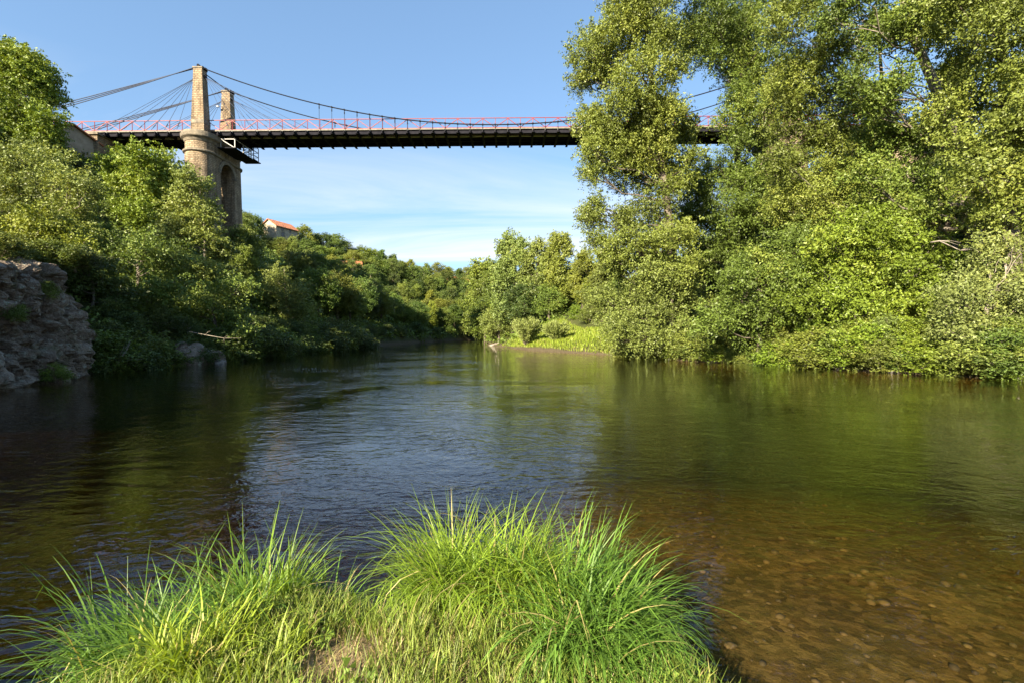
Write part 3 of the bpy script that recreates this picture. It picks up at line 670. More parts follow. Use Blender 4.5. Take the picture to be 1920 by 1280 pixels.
def lobe_tree(name, trunk, r0, lobes, Lsz=0.16, cl_r=0.55, per=42, dens=1.0, bark='bark', asp=0.62, updir=0.45, stems=None, r_top=0.06):
    """trunk: list of points (base first). lobes: list of (centre, rx, ry, rz). Returns trunk mesh, crown mesh."""
    wood = MB(); lv = Leaves()
    T = [Vector(p) for p in trunk]; nT = len(T)
    wood.tube(T, [r0*(1-i/(nT-1))**0.8+r_top*(i/(nT-1)) if i else r0*1.25 for i in range(nT)], 9)
    def near_on_trunk(c):
        best = None
        for i in range(nT-1):
            for t in (0, .33, .66):
                p = T[i].lerp(T[i+1], t); 
                if p.z > c.z-0.25*math.hypot(c.x-p.x, c.y-p.y)-0.1: continue
                d = (p-c).length
                if best is None or d < best[0]: best = (d, p, (i+t)/(nT-1))
        return best or (0, T[1], 0.2)
    for (c, rx, ry, rz) in lobes:
        c = Vector(c); d, p, tt = near_on_trunk(c)
        rl = max(0.035, r0*(1-tt)*0.55*min(1, rx/2.0))
        path = limb_path(p, c, 0.10, 6, 0.05); wood.tube(path, [rl*(1-0.8*i/5)+0.012 for i in range(6)], 6, False)
        k = max(5, int(dens*13.0*(rx*rz+rx*ry+ry*rz)/3/(cl_r*cl_r)))
        u = rng.normal(size=(k, 3)); u /= np.linalg.norm(u, axis=1, keepdims=True)
        rr = 0.42+0.62*rng.random((k, 1))**0.65
        cen = np.array(c)+u*rr*np.array([rx, ry, rz])
        rad = cl_r*(0.55+0.8*rng.random((k, 1)))*np.array([[1.05, 1.05, 0.72]])
        axd = u+rng.normal(size=(k, 3))*0.45; axd[:,2] += 0.15; axd /= np.linalg.norm(axd, axis=1, keepdims=True)
        lv.cluster(cen, rad, per, Lsz, updir, asp=asp, axis=axd, lobe_tint=rng.random())
        for q in range(min(k, 7)):
            e = Vector(cen[q]); s = path[3].lerp(path[5], random.random()); pp = limb_path(s, e, 0.05, 4, 0.06)
            wood.tube(pp, [rl*0.34+0.012, rl*0.25+0.01, rl*0.15+0.008, 0.008], 4, False)
    tm = wood.mesh(name+'_trunk', True); tm.materials.append(M[bark])
    cm = lv.mesh(name+'_crown'); cm.materials.append(M['leaf'])
    return tm, cm

def put_tree(name, meshes, loc, label, cat='tree', group=None, col=(0.06, 0.085, 0.02), scale=(1, 1, 1), rz=0.0, tilt=(0, 0)):
    t = empty(name, loc, rz); t.scale = scale; t.rotation_euler = (tilt[0], tilt[1], rz)
    tag(t, label, cat, group)
    a = link('trunk', meshes[0], t); c = link('crown', meshes[1], t); c.color = (*col, 1)
    return t

# prototype trees in their own space, base at the origin, 10 m high
def proto(kind, seed):
    global rng
    rng = np.random.default_rng(100+seed); random.seed(100+seed)
    lobes = []
    if kind == 'round':        # oak, ash: broad crown
        H = 10; tr = [(0,0,-1.5),(0.1,0,2),(0.0,0.2,4.5),(0.2,0.1,7),(0.1,0,8.8)]
        for i in range(17):
            a = i*2.4+random.random(); t = (i+0.5)/17; z = 2.6+6.4*t; w = 3.4*math.sin(math.pi*(0.18+0.78*t))**0.8
            r = random.uniform(0.9, 1.5)*(1.1-0.35*t)
            lobes.append(((w*math.cos(a)*random.uniform(0.55, 0.9), w*math.sin(a)*random.uniform(0.55, 0.9), z), r*1.2, r*1.2, r*0.85))
        return lobe_tree('round%d' % seed, tr, 0.28, lobes, 0.22, 0.62, 32, 0.85)
    if kind == 'tall':         # poplar, alder: taller, looser
        tr = [(0,0,-1.5),(0.05,0.1,2.5),(0.15,0,5),(0,0.1,7.5),(0.05,0,9.5)]
        for i in range(17):
            a = i*2.4+random.random(); t = (i+0.5)/17; z = 1.8+7.8*t; w = 2.1*math.sin(math.pi*(0.15+0.8*t))**0.7
            r = random.uniform(0.8, 1.25)*(1.1-0.45*t)
            lobes.append(((w*math.cos(a)*random.uniform(0.5, 0.95), w*math.sin(a)*random.uniform(0.5, 0.95), z), r, r, r*1.05))
        return lobe_tree('tall%d' % seed, tr, 0.22, lobes, 0.19, 0.46, 34, 1.25)
    if kind == 'feather':      # robinia: layered sprays of small leaves
        tr = [(0,0,-1.5),(0.2,0.1,2),(0.5,0,4.2),(0.4,0.2,6.5),(0.6,0,8.6)]
        for i in range(20):
            a = i*2.4+random.random(); t = (i+0.5)/20; z = 2.0+7.6*t; w = 3.3*math.sin(math.pi*(0.15+0.8*t))**0.8
            r = random.uniform(0.8, 1.4)*(1.1-0.3*t)
            lobes.append(((w*math.cos(a)*random.uniform(0.4, 0.95), w*math.sin(a)*random.uniform(0.4, 0.95), z), r*1.3, r*1.3, r*0.55))
        return lobe_tree('feather%d' % seed, tr, 0.2, lobes, 0.2, 0.5, 30, 0.8, 'bark_pale', 0.45)
    if kind == 'shrub':        # 3 m shrub, leafy to the ground
        tr = [(0,0,-0.4),(0.1,0,0.5),(0.1,0.1,1.2),(0.0,0.1,2.0)]
        for i in range(13):
            a = i*2.4+random.random(); t = (i+0.5)/13; z = 0.25+2.4*t; w = 1.5*math.sin(math.pi*(0.3+0.62*t))
            r = random.uniform(0.45, 0.75)
            lobes.append(((w*math.cos(a)*random.uniform(0.4, 1), w*math.sin(a)*random.uniform(0.4, 1), z), r*1.2, r*1.2, r))
        return lobe_tree('shrub%d' % seed, tr, 0.07, lobes, 0.13, 0.32, 24, 0.7, 'bark_pale', r_top=0.02)

KP = {k: [proto(k, s+10*i) for s in range(n)] for i, (k, n) in enumerate((('round', 4), ('tall', 4), ('feather', 3), ('shrub', 4)))}
rng = np.random.default_rng(11); random.seed(11)

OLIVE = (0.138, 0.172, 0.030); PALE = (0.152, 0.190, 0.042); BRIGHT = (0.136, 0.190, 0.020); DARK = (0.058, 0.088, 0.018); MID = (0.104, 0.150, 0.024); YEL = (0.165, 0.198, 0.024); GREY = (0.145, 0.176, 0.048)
def jit(c, a=0.14):
    f = 1+random.uniform(-a, a); return (c[0]*f*(1+random.uniform(-a, a)*.6), c[1]*f, c[2]*f*(1+random.uniform(-a, a)))

def tree_px(name, kind, px, pytop, Y, col, label, cat='tree', group=None, wid=1.0, var=None, sink=0.0, minh=1.5, native=10.0):
    """a prototype tree standing on the ground at depth Y so that its top shows at pytop"""
    p = P(px, pytop, Y); g = float(ground(p.x, p.y)); h = max(minh, p.z-g)
    s = h/native*1.04
    m = KP[kind][var if var is not None else random.randrange(len(KP[kind]))]
    return put_tree(name, m, (p.x, p.y, g-sink), label, cat, group, jit(col), (s*wid, s*wid, s), random.uniform(0, 6.28))

# ---- the big poplars on the right bank, each with its own crown
def px_tree(name, seed, trunk_px, r0, lobes_px, Y, col, label, Lsz=0.142, thick=3.2, back=0.55, cl_r=0.5, per=49, dens=0.8, bark='bark', cat='tree', extra=None, group=None):
    global rng
    rng = np.random.default_rng(seed); random.seed(seed)
    base = P(trunk_px[0][0], trunk_px[0][1], Y); g = float(ground(base.x, base.y))
    org = Vector((base.x, Y, g))
    tr = [Vector((0, 0, -1.0))]
    for q in trunk_px[1:]:
        p = P(q[0], q[1], Y)-org; p.y += random.uniform(-.2, .2); tr.append(p)
    lobes = []
    for q in lobes_px:
        px, py, rp = q[:3]; yy = Y+(q[3] if len(q) > 3 else random.uniform(-thick, thick*0.6))
        c = P(px, py, yy)-org; r = rp*yy/FPX
        fz_ = random.uniform(0.74, 1.06); lobes.append((c, r*fz_*1.04, r*fz_*1.1, r*fz_*0.92))
        if random.random() < back:
            y2 = Y+random.uniform(0.6, 1.4)*thick; c2 = P(px+random.uniform(-.5, .5)*rp, py+random.uniform(-.4, .4)*rp, y2)-org
            lobes.append((c2, r*0.85, r*0.95, r*0.8))
    m = lobe_tree(name, tr, r0, lobes, Lsz, cl_r, per, dens, bark)
    t = put_tree(name, m, org, label, cat, group, col)
    if extra:
        for e in extra: e(t, org)
    return t

px_tree('poplar_tree', 1, [(1258,650),(1262,560),(1258,430),(1240,300),(1225,180),(1212,70),(1205,0)], 0.42, [
    (1112,92,46),(1096,146,28),(1128,140,28),(1163,38,40),(1216,16,46),(1194,78,50),(1206,140,52),(1172,178,40),(1102,226,28),(1150,226,44),(1214,219,50),(1256,200,34),(1280,238,28),
    (1106,275,30),(1160,275,46),(1216,275,46),(1114,322,24),(1168,316,42),(1226,318,42),(1116,372,22),(1112,404,30),(1122,444,28),(1168,408,34),(1222,384,44),(1182,456,36),(1238,448,40),(1270,340,34),(1170,-30,46),(1240,-40,50),(1270,120,30),(1250,60,40),(1210,480,36),(1276,440,34),(1290,500,32),(1246,505,30),(1150,470,30),(1300,290,26)], 37, OLIVE,
    'tall poplar with ragged olive crown, leftmost big tree of the right bank', dens=0.85)
px_tree('poplar_tree', 2, [(1395,640),(1400,520),(1392,400),(1380,260),(1390,130),(1400,20)], 0.36, [
    (1296,66,44),(1344,40,50),(1404,60,54),(1330,106,34),(1390,132,44),(1450,116,50),(1404,206,34),(1446,196,44),(1424,262,42),(1344,312,34),(1300,346,40),(1384,330,44),(1432,338,48),(1304,402,42),(1370,400,46),(1440,404,44),(1330,-30,55),(1420,-30,60),(1330,470,44),(1400,470,44),(1355,226,20),(1392,176,34,-2),(1384,262,36,-2),(1398,336,36,-2),(1410,400,36,-2.5)], 42, MID,
    'tall green poplar with sky showing through, behind the leftmost poplar')
px_tree('poplar_tree', 3, [(1652,640),(1655,480),(1652,330),(1656,200),(1650,90),(1640,10)], 0.17, [
    (1478,40,54),(1546,100,48),(1502,150,56),(1572,180,46),(1482,222,56),(1560,246,54),(1520,310,54),(1592,312,54),(1462,300,44),(1490,380,54),(1574,392,54),(1526,452,46),(1630,200,40),(1640,270,40),(1640,340,44),(1500,-20,50)], 35, OLIVE,
    'slender poplar with thin pale trunk in the middle of the right bank', bark='bark_pale')
px_tree('leaning_poplar', 4, [(1852,640),(1836,500),(1812,400),(1796,290),(1756,180),(1712,80),(1690,0),(1670,-70)], 0.50, [
    (1648,56,36),(1690,150,40),(1740,52,40),(1716,20,40),(1664,252,46),(1622,330,40),(1722,248,50),(1700,330,54),(1650,400,48),(1772,352,36),(1620,110,24),(1560,30,34),(1600,-10,40),(1660,-40,50),(1750,-40,50),(1720,400,44),(1580,80,22),(1780,150,40),(1790,230,40),(1740,-10,50),(1640,190,40),(1600,150,36),(1690,60,30)], 30, MID,
    'big leaning poplar with thick grey trunk arching over the right bank', Lsz=0.15, dens=0.8, bark='bark_pale')
px_tree('ivy_covered_tree', 5, [(1905,650),(1900,480),(1892,330),(1888,200),(1880,60),(1870,-40)], 0.42, [
    (1806,96,44),(1864,42,54),(1906,130,54),(1836,182,46),(1894,236,54),(1812,262,38),(1872,330,54),(1914,408,46),(1850,404,36),(1810,150,34),(1830,-20,60),(1910,-10,60),(1830,320,34),(1960,200,70),(1960,60,70),(1960,330,70),(1780,40,44),(1770,200,36),(1780,-20,50)], 26, OLIVE,
    'broad dense tree with yellowing leaves at the right frame edge', Lsz=0.14, dens=0.8)
# arching bare limb of the leaning poplar is part of its crown wood; a second pale bough
px_tree('ash_tree', 6, [(1610,660),(1606,600),(1600,520),(1610,450)], 0.13, [
    (1560,450,46),(1620,430,50),(1680,450,46),(1540,510,44),(1600,500,54),(1670,510,54),(1730,500,44),(1580,560,46),(1650,570,50),(1720,560,46),(1500,560,40),(1760,470,34)], 27.5, BRIGHT,
    'bright green ash spreading low above the bank shrubs', Lsz=0.15, thick=1.6, dens=0.85, bark='bark_pale')
px_tree('alder_tree', 7, [(1262,668),(1262,620),(1258,560)], 0.16, [
    (1170,500,34),(1220,510,40),(1270,520,36),(1180,560,40),(1230,570,44),(1290,560,30),(1160,610,36),(1210,630,40),(1270,620,36),(1130,560,30)], 36, PALE,
    'grey green alder at the foot of the leftmost big poplar', thick=1.4)
px_tree('maple_tree', 8, [(1420,668),(1424,600),(1420,520)], 0.15, [
    (1380,520,40),(1430,500,44),(1480,520,44),(1390,580,44),(1450,580,48),(1510,600,40),(1340,600,38),(1480,460,40),(1400,630,36)], 30, MID,
    'dark green maple between the alder and the bright ash', thick=1.5)
px_tree('elder_tree', 9, [(1850,690),(1845,620),(1850,560)], 0.15, [
    (1800,560,44),(1860,540,50),(1910,520,50),(1820,620,46),(1880,610,54),(1930,600,50),(1780,620,36),(1900,460,40),(1850,480,34)], 22.5, GREY,
    'pale leaved elder leaning out at the right frame edge', Lsz=0.12, thick=1.4, bark='bark_pale')
rng = np.random.default_rng(21); random.seed(21)

# ---- background wood behind the right bank
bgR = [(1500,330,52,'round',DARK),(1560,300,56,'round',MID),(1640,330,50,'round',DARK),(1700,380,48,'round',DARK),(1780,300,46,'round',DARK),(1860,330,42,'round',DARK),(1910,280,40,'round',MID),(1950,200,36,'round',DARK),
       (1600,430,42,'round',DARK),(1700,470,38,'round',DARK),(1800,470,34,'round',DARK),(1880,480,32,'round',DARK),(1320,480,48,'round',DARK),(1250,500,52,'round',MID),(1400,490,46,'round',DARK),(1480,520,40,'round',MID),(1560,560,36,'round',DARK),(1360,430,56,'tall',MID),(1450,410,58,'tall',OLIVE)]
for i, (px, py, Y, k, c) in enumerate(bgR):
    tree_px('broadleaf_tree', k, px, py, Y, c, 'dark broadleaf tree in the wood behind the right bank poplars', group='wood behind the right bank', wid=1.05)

# ---- shrubs along the right waterline, numbered from the grassy spit
ordn = ['first','second','third','fourth','fifth','sixth','seventh','eighth','ninth','tenth','eleventh','twelfth','thirteenth','fourteenth','fifteenth','sixteenth','seventeenth','eighteenth','nineteenth','twentieth']
shr = [(1166,606,46.5,PALE),(1190,606,43,OLIVE),(1220,622,37.8,GREY),(1262,612,36,BRIGHT),(1302,610,34,OLIVE),(1345,616,32.4,PALE),(1388,606,31,OLIVE),(1432,606,29.8,MID),(1476,604,28.8,OLIVE),(1520,606,27.6,BRIGHT),(1566,604,26.5,MID),(1612,600,25.4,OLIVE),(1662,596,24.4,PALE),(1712,600,23.4,BRIGHT),(1764,604,22.5,OLIVE),(1816,610,21.7,GREY),(1868,612,21.0,MID),(1920,610,20.3,OLIVE)]
for i, (px, py, Y, c) in enumerate(shr):
    tree_px('bank_shrub', 'shrub', px, py, Y+0.9, c, 'leafy shrub on the right waterline, %s from the grassy spit' % ordn[i], 'shrub', 'shrubs along the right waterline', wid=1.15, native=3.0, var=i % 4)
for i, (px, py, Y, c) in enumerate([(1200,570,44,MID),(1300,585,38,MID),(1370,575,35,BRIGHT),(1450,560,33,DARK),(1540,575,30.5,MID),(1620,590,28,BRIGHT),(1700,570,27,OLIVE),(1780,570,25.5,GREY),(1860,560,24.4,MID),(1920,540,23.6,GREY),(1740,530,28,MID),(1830,500,28,OLIVE)]):
    tree_px('thicket_shrub', 'shrub', px, py, Y+1.5, c, 'tall shrub in the thicket behind the right waterline shrubs', 'shrub', 'thicket on the right bank', wid=1.1, native=3.0)
yw = 19.2; i = 0
while yw < 41:
    xw = float(np.interp(yw, RB[:,0], RB[:,1]))+random.uniform(0.1, 0.7); h = random.uniform(0.9, 2.5); sc = h/3.0
    put_tree('overhanging_bush', KP['shrub'][i % 4], (xw, yw, float(ground(xw, yw))-0.35), 'low bush drooping over the right waterline, '+('at the frame edge' if yw < 21.5 else 'below the pale elder' if yw < 24 else 'below the bright ash' if yw < 28 else 'below the dark maple' if yw < 33 else 'below the alder'), 'shrub', 'low bushes at the right water edge', jit((OLIVE, PALE, BRIGHT, MID)[i % 4]), (sc*1.45, sc*1.45, sc), random.uniform(0, 6.28))
    yw += random.uniform(0.55, 0.95); i += 1

# ---- trees round the grassy spit and the river bend
far = [(962,446,71,'tall',PALE,'tall pale alder, left of the trio above the river bend'),(1008,458,69,'tall',PALE,'middle alder of the trio above the river bend'),(1050,440,67,'tall',OLIVE,'right alder of the trio above the river bend'),
       (1092,474,64,'tall',OLIVE,'loose crowned tree right of the alder trio'),(905,492,112,'tall',OLIVE,'slim tree at the far end of the water, left of the alders'),(930,498,104,'tall',MID,'slim tree just left of the alder trio')]
for px, py, Y, k, c, lb in far: tree_px('alder_tree', k, px, py, Y, c, lb, wid=0.92)
for i, (px, py, Y, k, c) in enumerate([(1120,500,66,'tall',OLIVE),(1086,520,70,'round',MID),(1140,470,58,'tall',PALE),(1030,530,66,'round',MID),(985,530,68,'round',DARK),(940,560,78,'feather',BRIGHT),(925,585,76,'round',OLIVE),(1000,560,70,'feather',BRIGHT),(1060,545,68,'feather',BRIGHT),(1100,520,64,'feather',BRIGHT),(1130,500,60,'tall',OLIVE),(1160,520,56,'feather',MID),(1080,580,60,'shrub',BRIGHT),(1110,570,56,'shrub',OLIVE),(1150,575,52,'shrub',PALE),(960,590,74,'feather',MID),(1040,590,66,'shrub',MID),(910,560,95,'round',MID)]):
    tree_px('bank_tree' if k != 'shrub' else 'bank_bush', k, px, py, Y, c, 'bushy %s behind the grassy spit, %s' % ('shrub' if k == 'shrub' else 'tree', 'below the alder trio' if px < 1060 else 'between alder trio and the big poplars' if px < 1125 else 'against the leftmost big poplar'), 'tree' if k != 'shrub' else 'shrub', 'greenery behind the grassy spit', wid=1.15, native=3.0 if k == 'shrub' else 10.0)
tree_px('overhanging_tree', 'round', 935, 575, 72, PALE, 'low tree drooping over the water at the tip of the grassy spit', wid=1.3)

# ---- willow bushes on the spit
def willow(name, px, py, Y, w, label, seed):
    r = np.random.default_rng(seed); p = P(px, py, Y); g = float(ground(p.x, Y)); h = p.z-g
    st = MB(); q = []; t = []
    for i in range(70):
        a = r.random()*6.28; sp_ = r.random()**0.6*w; tip = Vector((math.cos(a)*sp_, math.sin(a)*sp_, h*(0.65+0.4*r.random())*(1-0.25*(sp_/w)**2)))
        b0 = Vector((math.cos(a)*0.15, math.sin(a)*0.15, -0.1)); path = [b0, b0.lerp(tip, .5)+Vector((0, 0, 0.12*h)), tip]
        st.tube(path, [0.015, 0.009, 0.003], 4, False)
        for k in range(85):
            u = 0.2+0.8*r.random(); pt = (path[0].lerp(path[1], u*2) if u < .5 else path[1].lerp(path[2], u*2-1))
            c = np.array(pt)+r.normal(size=3)*0.09; d = np.array(tip-b0)/ (tip-b0).length+r.normal(size=3)*0.45; d /= np.linalg.norm(d)
            s = np.cross(d, r.normal(size=3)); s /= np.linalg.norm(s); l_ = 0.26+0.14*r.random()
            q += [c, c+d*l_*.4+s*.035, c+d*l_, c+d*l_*.4-s*.035]; t.append(0.3+0.5*r.random())
    tm = st.mesh('willow_stem'); tm.materials.append(M['bark']); cm = quads_mesh('willow_leaf', np.array(q), len(q)//4, np.array(t)); cm.materials.append(M['leaf'])
    w_ = empty(name, (p.x, Y, g)); tag(w_, label, 'shrub'); link('stems', tm, w_); c = link('foliage', cm, w_); c.color = (0.20, 0.24, 0.065, 1)
willow('willow_bush', 987, 596, 55, 2.1, 'wide feathery willow bush on the grassy spit, nearer the tip', 3)
willow('willow_bush', 1042, 604, 52.5, 1.6, 'smaller feathery willow bush on the grassy spit, right of the wide one', 4)

# ---- left bank: big trees by the bridge end
px_tree('ash_tree', 31, [(60,420),(58,340),(52,250),(40,170)], 0.30, [
    (22,130,44),(62,140,38),(92,182,28),(34,196,46),(84,226,34),(14,250,46),(60,262,40),(104,256,24),(-20,170,50),(-20,260,50),(40,110,26)], 46, BRIGHT,
    'tall ash with dense crown left of the bridge end', thick=2.4, Lsz=0.2, cl_r=0.55)
px_tree('walnut_tree', 32, [(268,520),(270,440),(266,380),(262,330)], 0.22, [
    (216,312,30),(258,296,32),(300,308,30),(226,352,36),(272,344,40),(320,348,30),(210,394,34),(262,398,40),(312,392,36),(240,440,34),(292,436,34)], 47, BRIGHT,
    'bright green round tree under the bridge, left of the stone pier', thick=2.6, Lsz=0.2, cl_r=0.55)
px_tree('aspen_tree', 33, [(378,640),(380,560),(384,470),(380,390)], 0.17, [
    (352,338,26),(376,346,24),(346,386,34),(384,400,28),(340,440,40),(390,446,34),(416,470,24),(330,500,40),(380,516,42),(424,526,28)], 40, PALE,
    'pale leaved aspen standing in front of the stone pier', thick=2.0, Lsz=0.17, bark='bark_pale')
px_tree('hazel_tree', 34, [(112,500),(110,460),(100,400)], 0.13, [
    (40,300,40),(90,310,36),(130,340,36),(20,350,46),(70,370,46),(140,390,36),(30,420,46),(90,430,44),(150,440,34),(0,400,44),(170,350,24)], 34, PALE,
    'loose pale green hazel on the slope above the cliff', thick=2.4, bark='bark_pale')
px_tree('robinia_tree', 35, [(66,530),(72,470),(70,430),(74,400)], 0.07, [
    (40,430,30),(90,415,34),(130,440,30),(60,460,26),(110,465,28),(20,470,30),(150,460,22)], 26, YEL,
    'small yellow green sapling growing on top of the cliff', thick=1.0, Lsz=0.13, cl_r=0.35, bark='bark_pale')
px_tree('sycamore_tree', 36, [(250,690),(252,600),(256,520),(250,450)], 0.2, [
    (215,470,36),(270,470,40),(320,480,34),(200,530,40),(255,540,44),(310,545,40),(215,600,40),(275,605,44),(330,600,34),(225,655,34),(290,655,36)], 33, MID,
    'shaded tree overhanging the water right of the cliff', thick=2.0)
px_tree('alder_tree', 37, [(400,680),(404,620),(400,570)], 0.15, [
    (350,580,36),(400,560,36),(440,590,28),(360,640,34),(420,640,34),(450,540,26),(470,620,26)], 35, MID,
    'low shaded alder at the waterline in front of the pier foot', thick=1.5)
px_tree('white_poplar', 38, [(530,660),(532,620),(536,560),(532,500)], 0.12, [
    (520,520,22),(560,540,24),(500,560,26),(545,575,28),(580,580,18),(520,610,28),(570,620,24),(480,600,24)], 50, PALE,
    'silvery leaved young poplar on the shaded left waterline', thick=1.3)
rng = np.random.default_rng(41); random.seed(41)
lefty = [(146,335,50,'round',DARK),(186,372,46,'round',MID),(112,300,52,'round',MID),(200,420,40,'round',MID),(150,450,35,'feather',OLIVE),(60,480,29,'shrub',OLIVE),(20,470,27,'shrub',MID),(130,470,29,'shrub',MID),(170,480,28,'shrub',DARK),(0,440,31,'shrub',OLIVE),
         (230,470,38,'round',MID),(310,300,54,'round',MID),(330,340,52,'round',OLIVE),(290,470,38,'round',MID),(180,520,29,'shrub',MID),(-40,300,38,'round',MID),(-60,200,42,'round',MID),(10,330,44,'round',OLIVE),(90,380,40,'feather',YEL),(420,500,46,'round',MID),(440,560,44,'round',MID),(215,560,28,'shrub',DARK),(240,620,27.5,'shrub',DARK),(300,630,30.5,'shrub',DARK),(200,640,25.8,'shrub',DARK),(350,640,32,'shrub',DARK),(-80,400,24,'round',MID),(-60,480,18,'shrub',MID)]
for i, (px, py, Y, k, c) in enumerate(lefty):
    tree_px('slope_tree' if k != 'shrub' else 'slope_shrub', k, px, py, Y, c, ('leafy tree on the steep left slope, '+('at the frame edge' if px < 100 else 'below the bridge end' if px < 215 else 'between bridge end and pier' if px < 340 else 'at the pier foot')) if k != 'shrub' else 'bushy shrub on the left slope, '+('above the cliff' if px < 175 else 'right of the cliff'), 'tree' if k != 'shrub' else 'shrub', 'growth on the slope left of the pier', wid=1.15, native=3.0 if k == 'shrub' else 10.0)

yw = 23.5; i = 0
while yw < 62:
    xw = float(np.interp(yw, LB[:,0], LB[:,1]))-random.uniform(-0.2, 0.6); h = random.uniform(1.4, 3.0); sc = h/3.0
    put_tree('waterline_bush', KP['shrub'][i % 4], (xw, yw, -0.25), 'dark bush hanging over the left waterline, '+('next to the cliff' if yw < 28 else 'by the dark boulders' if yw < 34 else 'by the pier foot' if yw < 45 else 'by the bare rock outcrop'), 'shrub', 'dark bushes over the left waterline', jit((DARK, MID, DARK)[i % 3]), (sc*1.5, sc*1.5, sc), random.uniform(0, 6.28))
    yw += random.uniform(0.9, 1.6); i += 1
for i, (px, py, Y, c, lb) in enumerate(((30,600,17.5,MID,'small shrub rooted half way up the cliff face, near the frame edge'),(95,560,19.5,OLIVE,'tuft of shrub in a cleft of the cliff, upper middle'),(112,712,19.0,MID,'little green plant at the cliff foot by the water'),(70,500,20.5,OLIVE,'low bush on the cliff brow, left of the sapling'),(150,505,21.5,DARK,'dark bush on the cliff brow, right end'),(20,492,19,OLIVE,'low bush on the cliff brow at the left frame edge'),(112,496,21,MID,'low bush on the cliff brow, between its two neighbours'))):
    p = P(px, py, Y); put_tree('cliff_plant', KP['shrub'][i % 4], (p.x-0.2, p.y, p.z), lb, 'shrub', None, jit(c), (0.26, 0.26, 0.22) if i < 3 else (0.55, 0.55, 0.36), i)

def zone(px):
    return 'right behind the stone pier' if px < 486 else 'below the stone house' if px < 556 else 'right of the stone house' if px < 640 else 'around the half hidden cottage' if px < 740 else 'towards the river bend' if px < 830 else 'at the river bend'
# ---- wooded left hillside beyond the bridge, back rows first
def ridge(px): return np.interp(px, [430, 470, 490, 560, 600, 650, 700, 760, 800, 860, 920], [385, 398, 420, 428, 440, 455, 462, 488, 492, 505, 500])
cnt = 0
for row, (fr, Y0) in enumerate(((0.0, 1.0), (0.16, 0.93), (0.34, 0.86), (0.52, 0.78), (0.70, 0.70), (0.86, 0.64))):
    px = 448+random.uniform(0, 14)
    while px < 915:
        Yb = np.interp(px, [440, 560, 700, 800, 900], [104, 122, 134, 146, 156])
        Ywl = np.interp(px, [440, 600, 650, 750, 830, 900], [36, 50, 56, 82, 104, 122])
        Y = Yb+(Ywl+1.5-Yb)*fr+random.uniform(-2, 2)
        ywat = CY-18+CAMZ*FPX/Y
        top = ridge(px)+(600-ridge(px))*fr*0.85+random.uniform(-8, 8)
        if 476 < px < 562 and row < 4: top = max(top, 446+random.uniform(0, 8)); Y = min(Y, 100)
        skip = False
        if not skip:
            k = random.choice(['round', 'round', 'tall', 'feather', 'round']); c = random.choice([DARK, MID, MID, OLIVE, OLIVE, YEL, MID])
            p = P(px, top, Y); g = float(ground(p.x, Y))
            if p.z-g < 4.5 and not 470 < px < 566: p.z = g+4.5+random.uniform(0, 2)
            if p.z-g > 1.2:
                h = min(p.z-g, 15); s = h/10
                put_tree('hillside_tree', random.choice(KP[k]), (p.x, Y, p.z-h if p.z-h < g else g), ('ridge tree of the left hillside, ' if row == 0 else 'tree high on the left hillside, ' if row < 3 else 'tree low on the left hillside, ')+zone(px), 'tree', 'ridge trees of the left hillside' if row == 0 else 'wood on the left hillside', jit(c, .2), (max(s, .55)*1.12,)*2+(s*1.04,), random.uniform(0, 6.28))
                cnt += 1
        px += random.uniform(16, 26)*(1 if row > 0 else 0.85)
# undergrowth closing the far end of the valley and the river edge on the left
for px in range(455, 910, 17):
    Ywl = float(np.interp(px, [440, 600, 650, 750, 830, 900], [36, 50, 56, 82, 104, 122]))
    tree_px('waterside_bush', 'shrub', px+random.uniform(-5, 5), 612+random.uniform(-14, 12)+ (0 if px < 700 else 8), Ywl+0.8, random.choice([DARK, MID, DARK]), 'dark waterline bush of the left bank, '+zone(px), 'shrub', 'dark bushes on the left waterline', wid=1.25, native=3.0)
for px, py, Y in ((880,505,170),(925,500,165),(960,505,160),(1010,500,150),(1060,500,140),(1110,490,130),(840,500,168),(905,520,150),(890,545,142),(870,560,138)):
    tree_px('valley_tree', 'round', px, py, Y, OLIVE, 'distant tree closing the valley at the river bend', group='trees at the river bend', wid=1.1)

# ------------------------------------------------------------------ undergrowth on the slopes
def undergrowth(n, left, yr, dmax, Lsz, per, col, label, seed):
    global rng
    rng = np.random.default_rng(seed); y = rng.uniform(*yr, n); d = 0.2+rng.random(n)*dmax
    x = np.interp(y, LB[:,0], LB[:,1])-d if left else np.interp(y, RB[:,0], RB[:,1])+d
    z = ground(x, y); k = (z > 0.15) & ~((y < 24.5) & (d < 4.5) & left)
    gs = np.exp(-(((x-4)/5.5)**2+((y-53)/6.5)**2)); k &= (gs < 0.12) | left
    k &= np.abs(x/np.maximum(y, 1)) < 1.25
    x, y, z = x[k], y[k], z[k]; m = len(x); f = np.clip(y/60, 0.6, 1.6)[:,None]
    lv = Leaves(); lv.cluster(np.stack([x, y, z+0.25*f[:,0]], 1), f*(0.5+0.5*rng.random((m, 1)))*np.array([[1.1, 1.1, 0.75]]), per, Lsz, 0.4)
    o = link('undergrowth', lv.mesh('undergrowth')); o.data.materials.append(M['leaf']); o.color = (*col, 1); tag(o, label, 'undergrowth', kind='stuff')
undergrowth(5200, True, (20, 75), 42, 0.26, 24, MID, 'leafy undergrowth covering the slope of the left bank', 61)
undergrowth(4200, True, (75, 165), 60, 0.42, 20, MID, 'leafy undergrowth below the trees of the far left hillside', 62)
undergrowth(3800, False, (18, 62), 38, 0.24, 24, OLIVE, 'leafy undergrowth covering the slope of the right bank', 63)
undergrowth(1500, False, (62, 130), 45, 0.40, 20, MID, 'leafy undergrowth behind the river bend', 64)

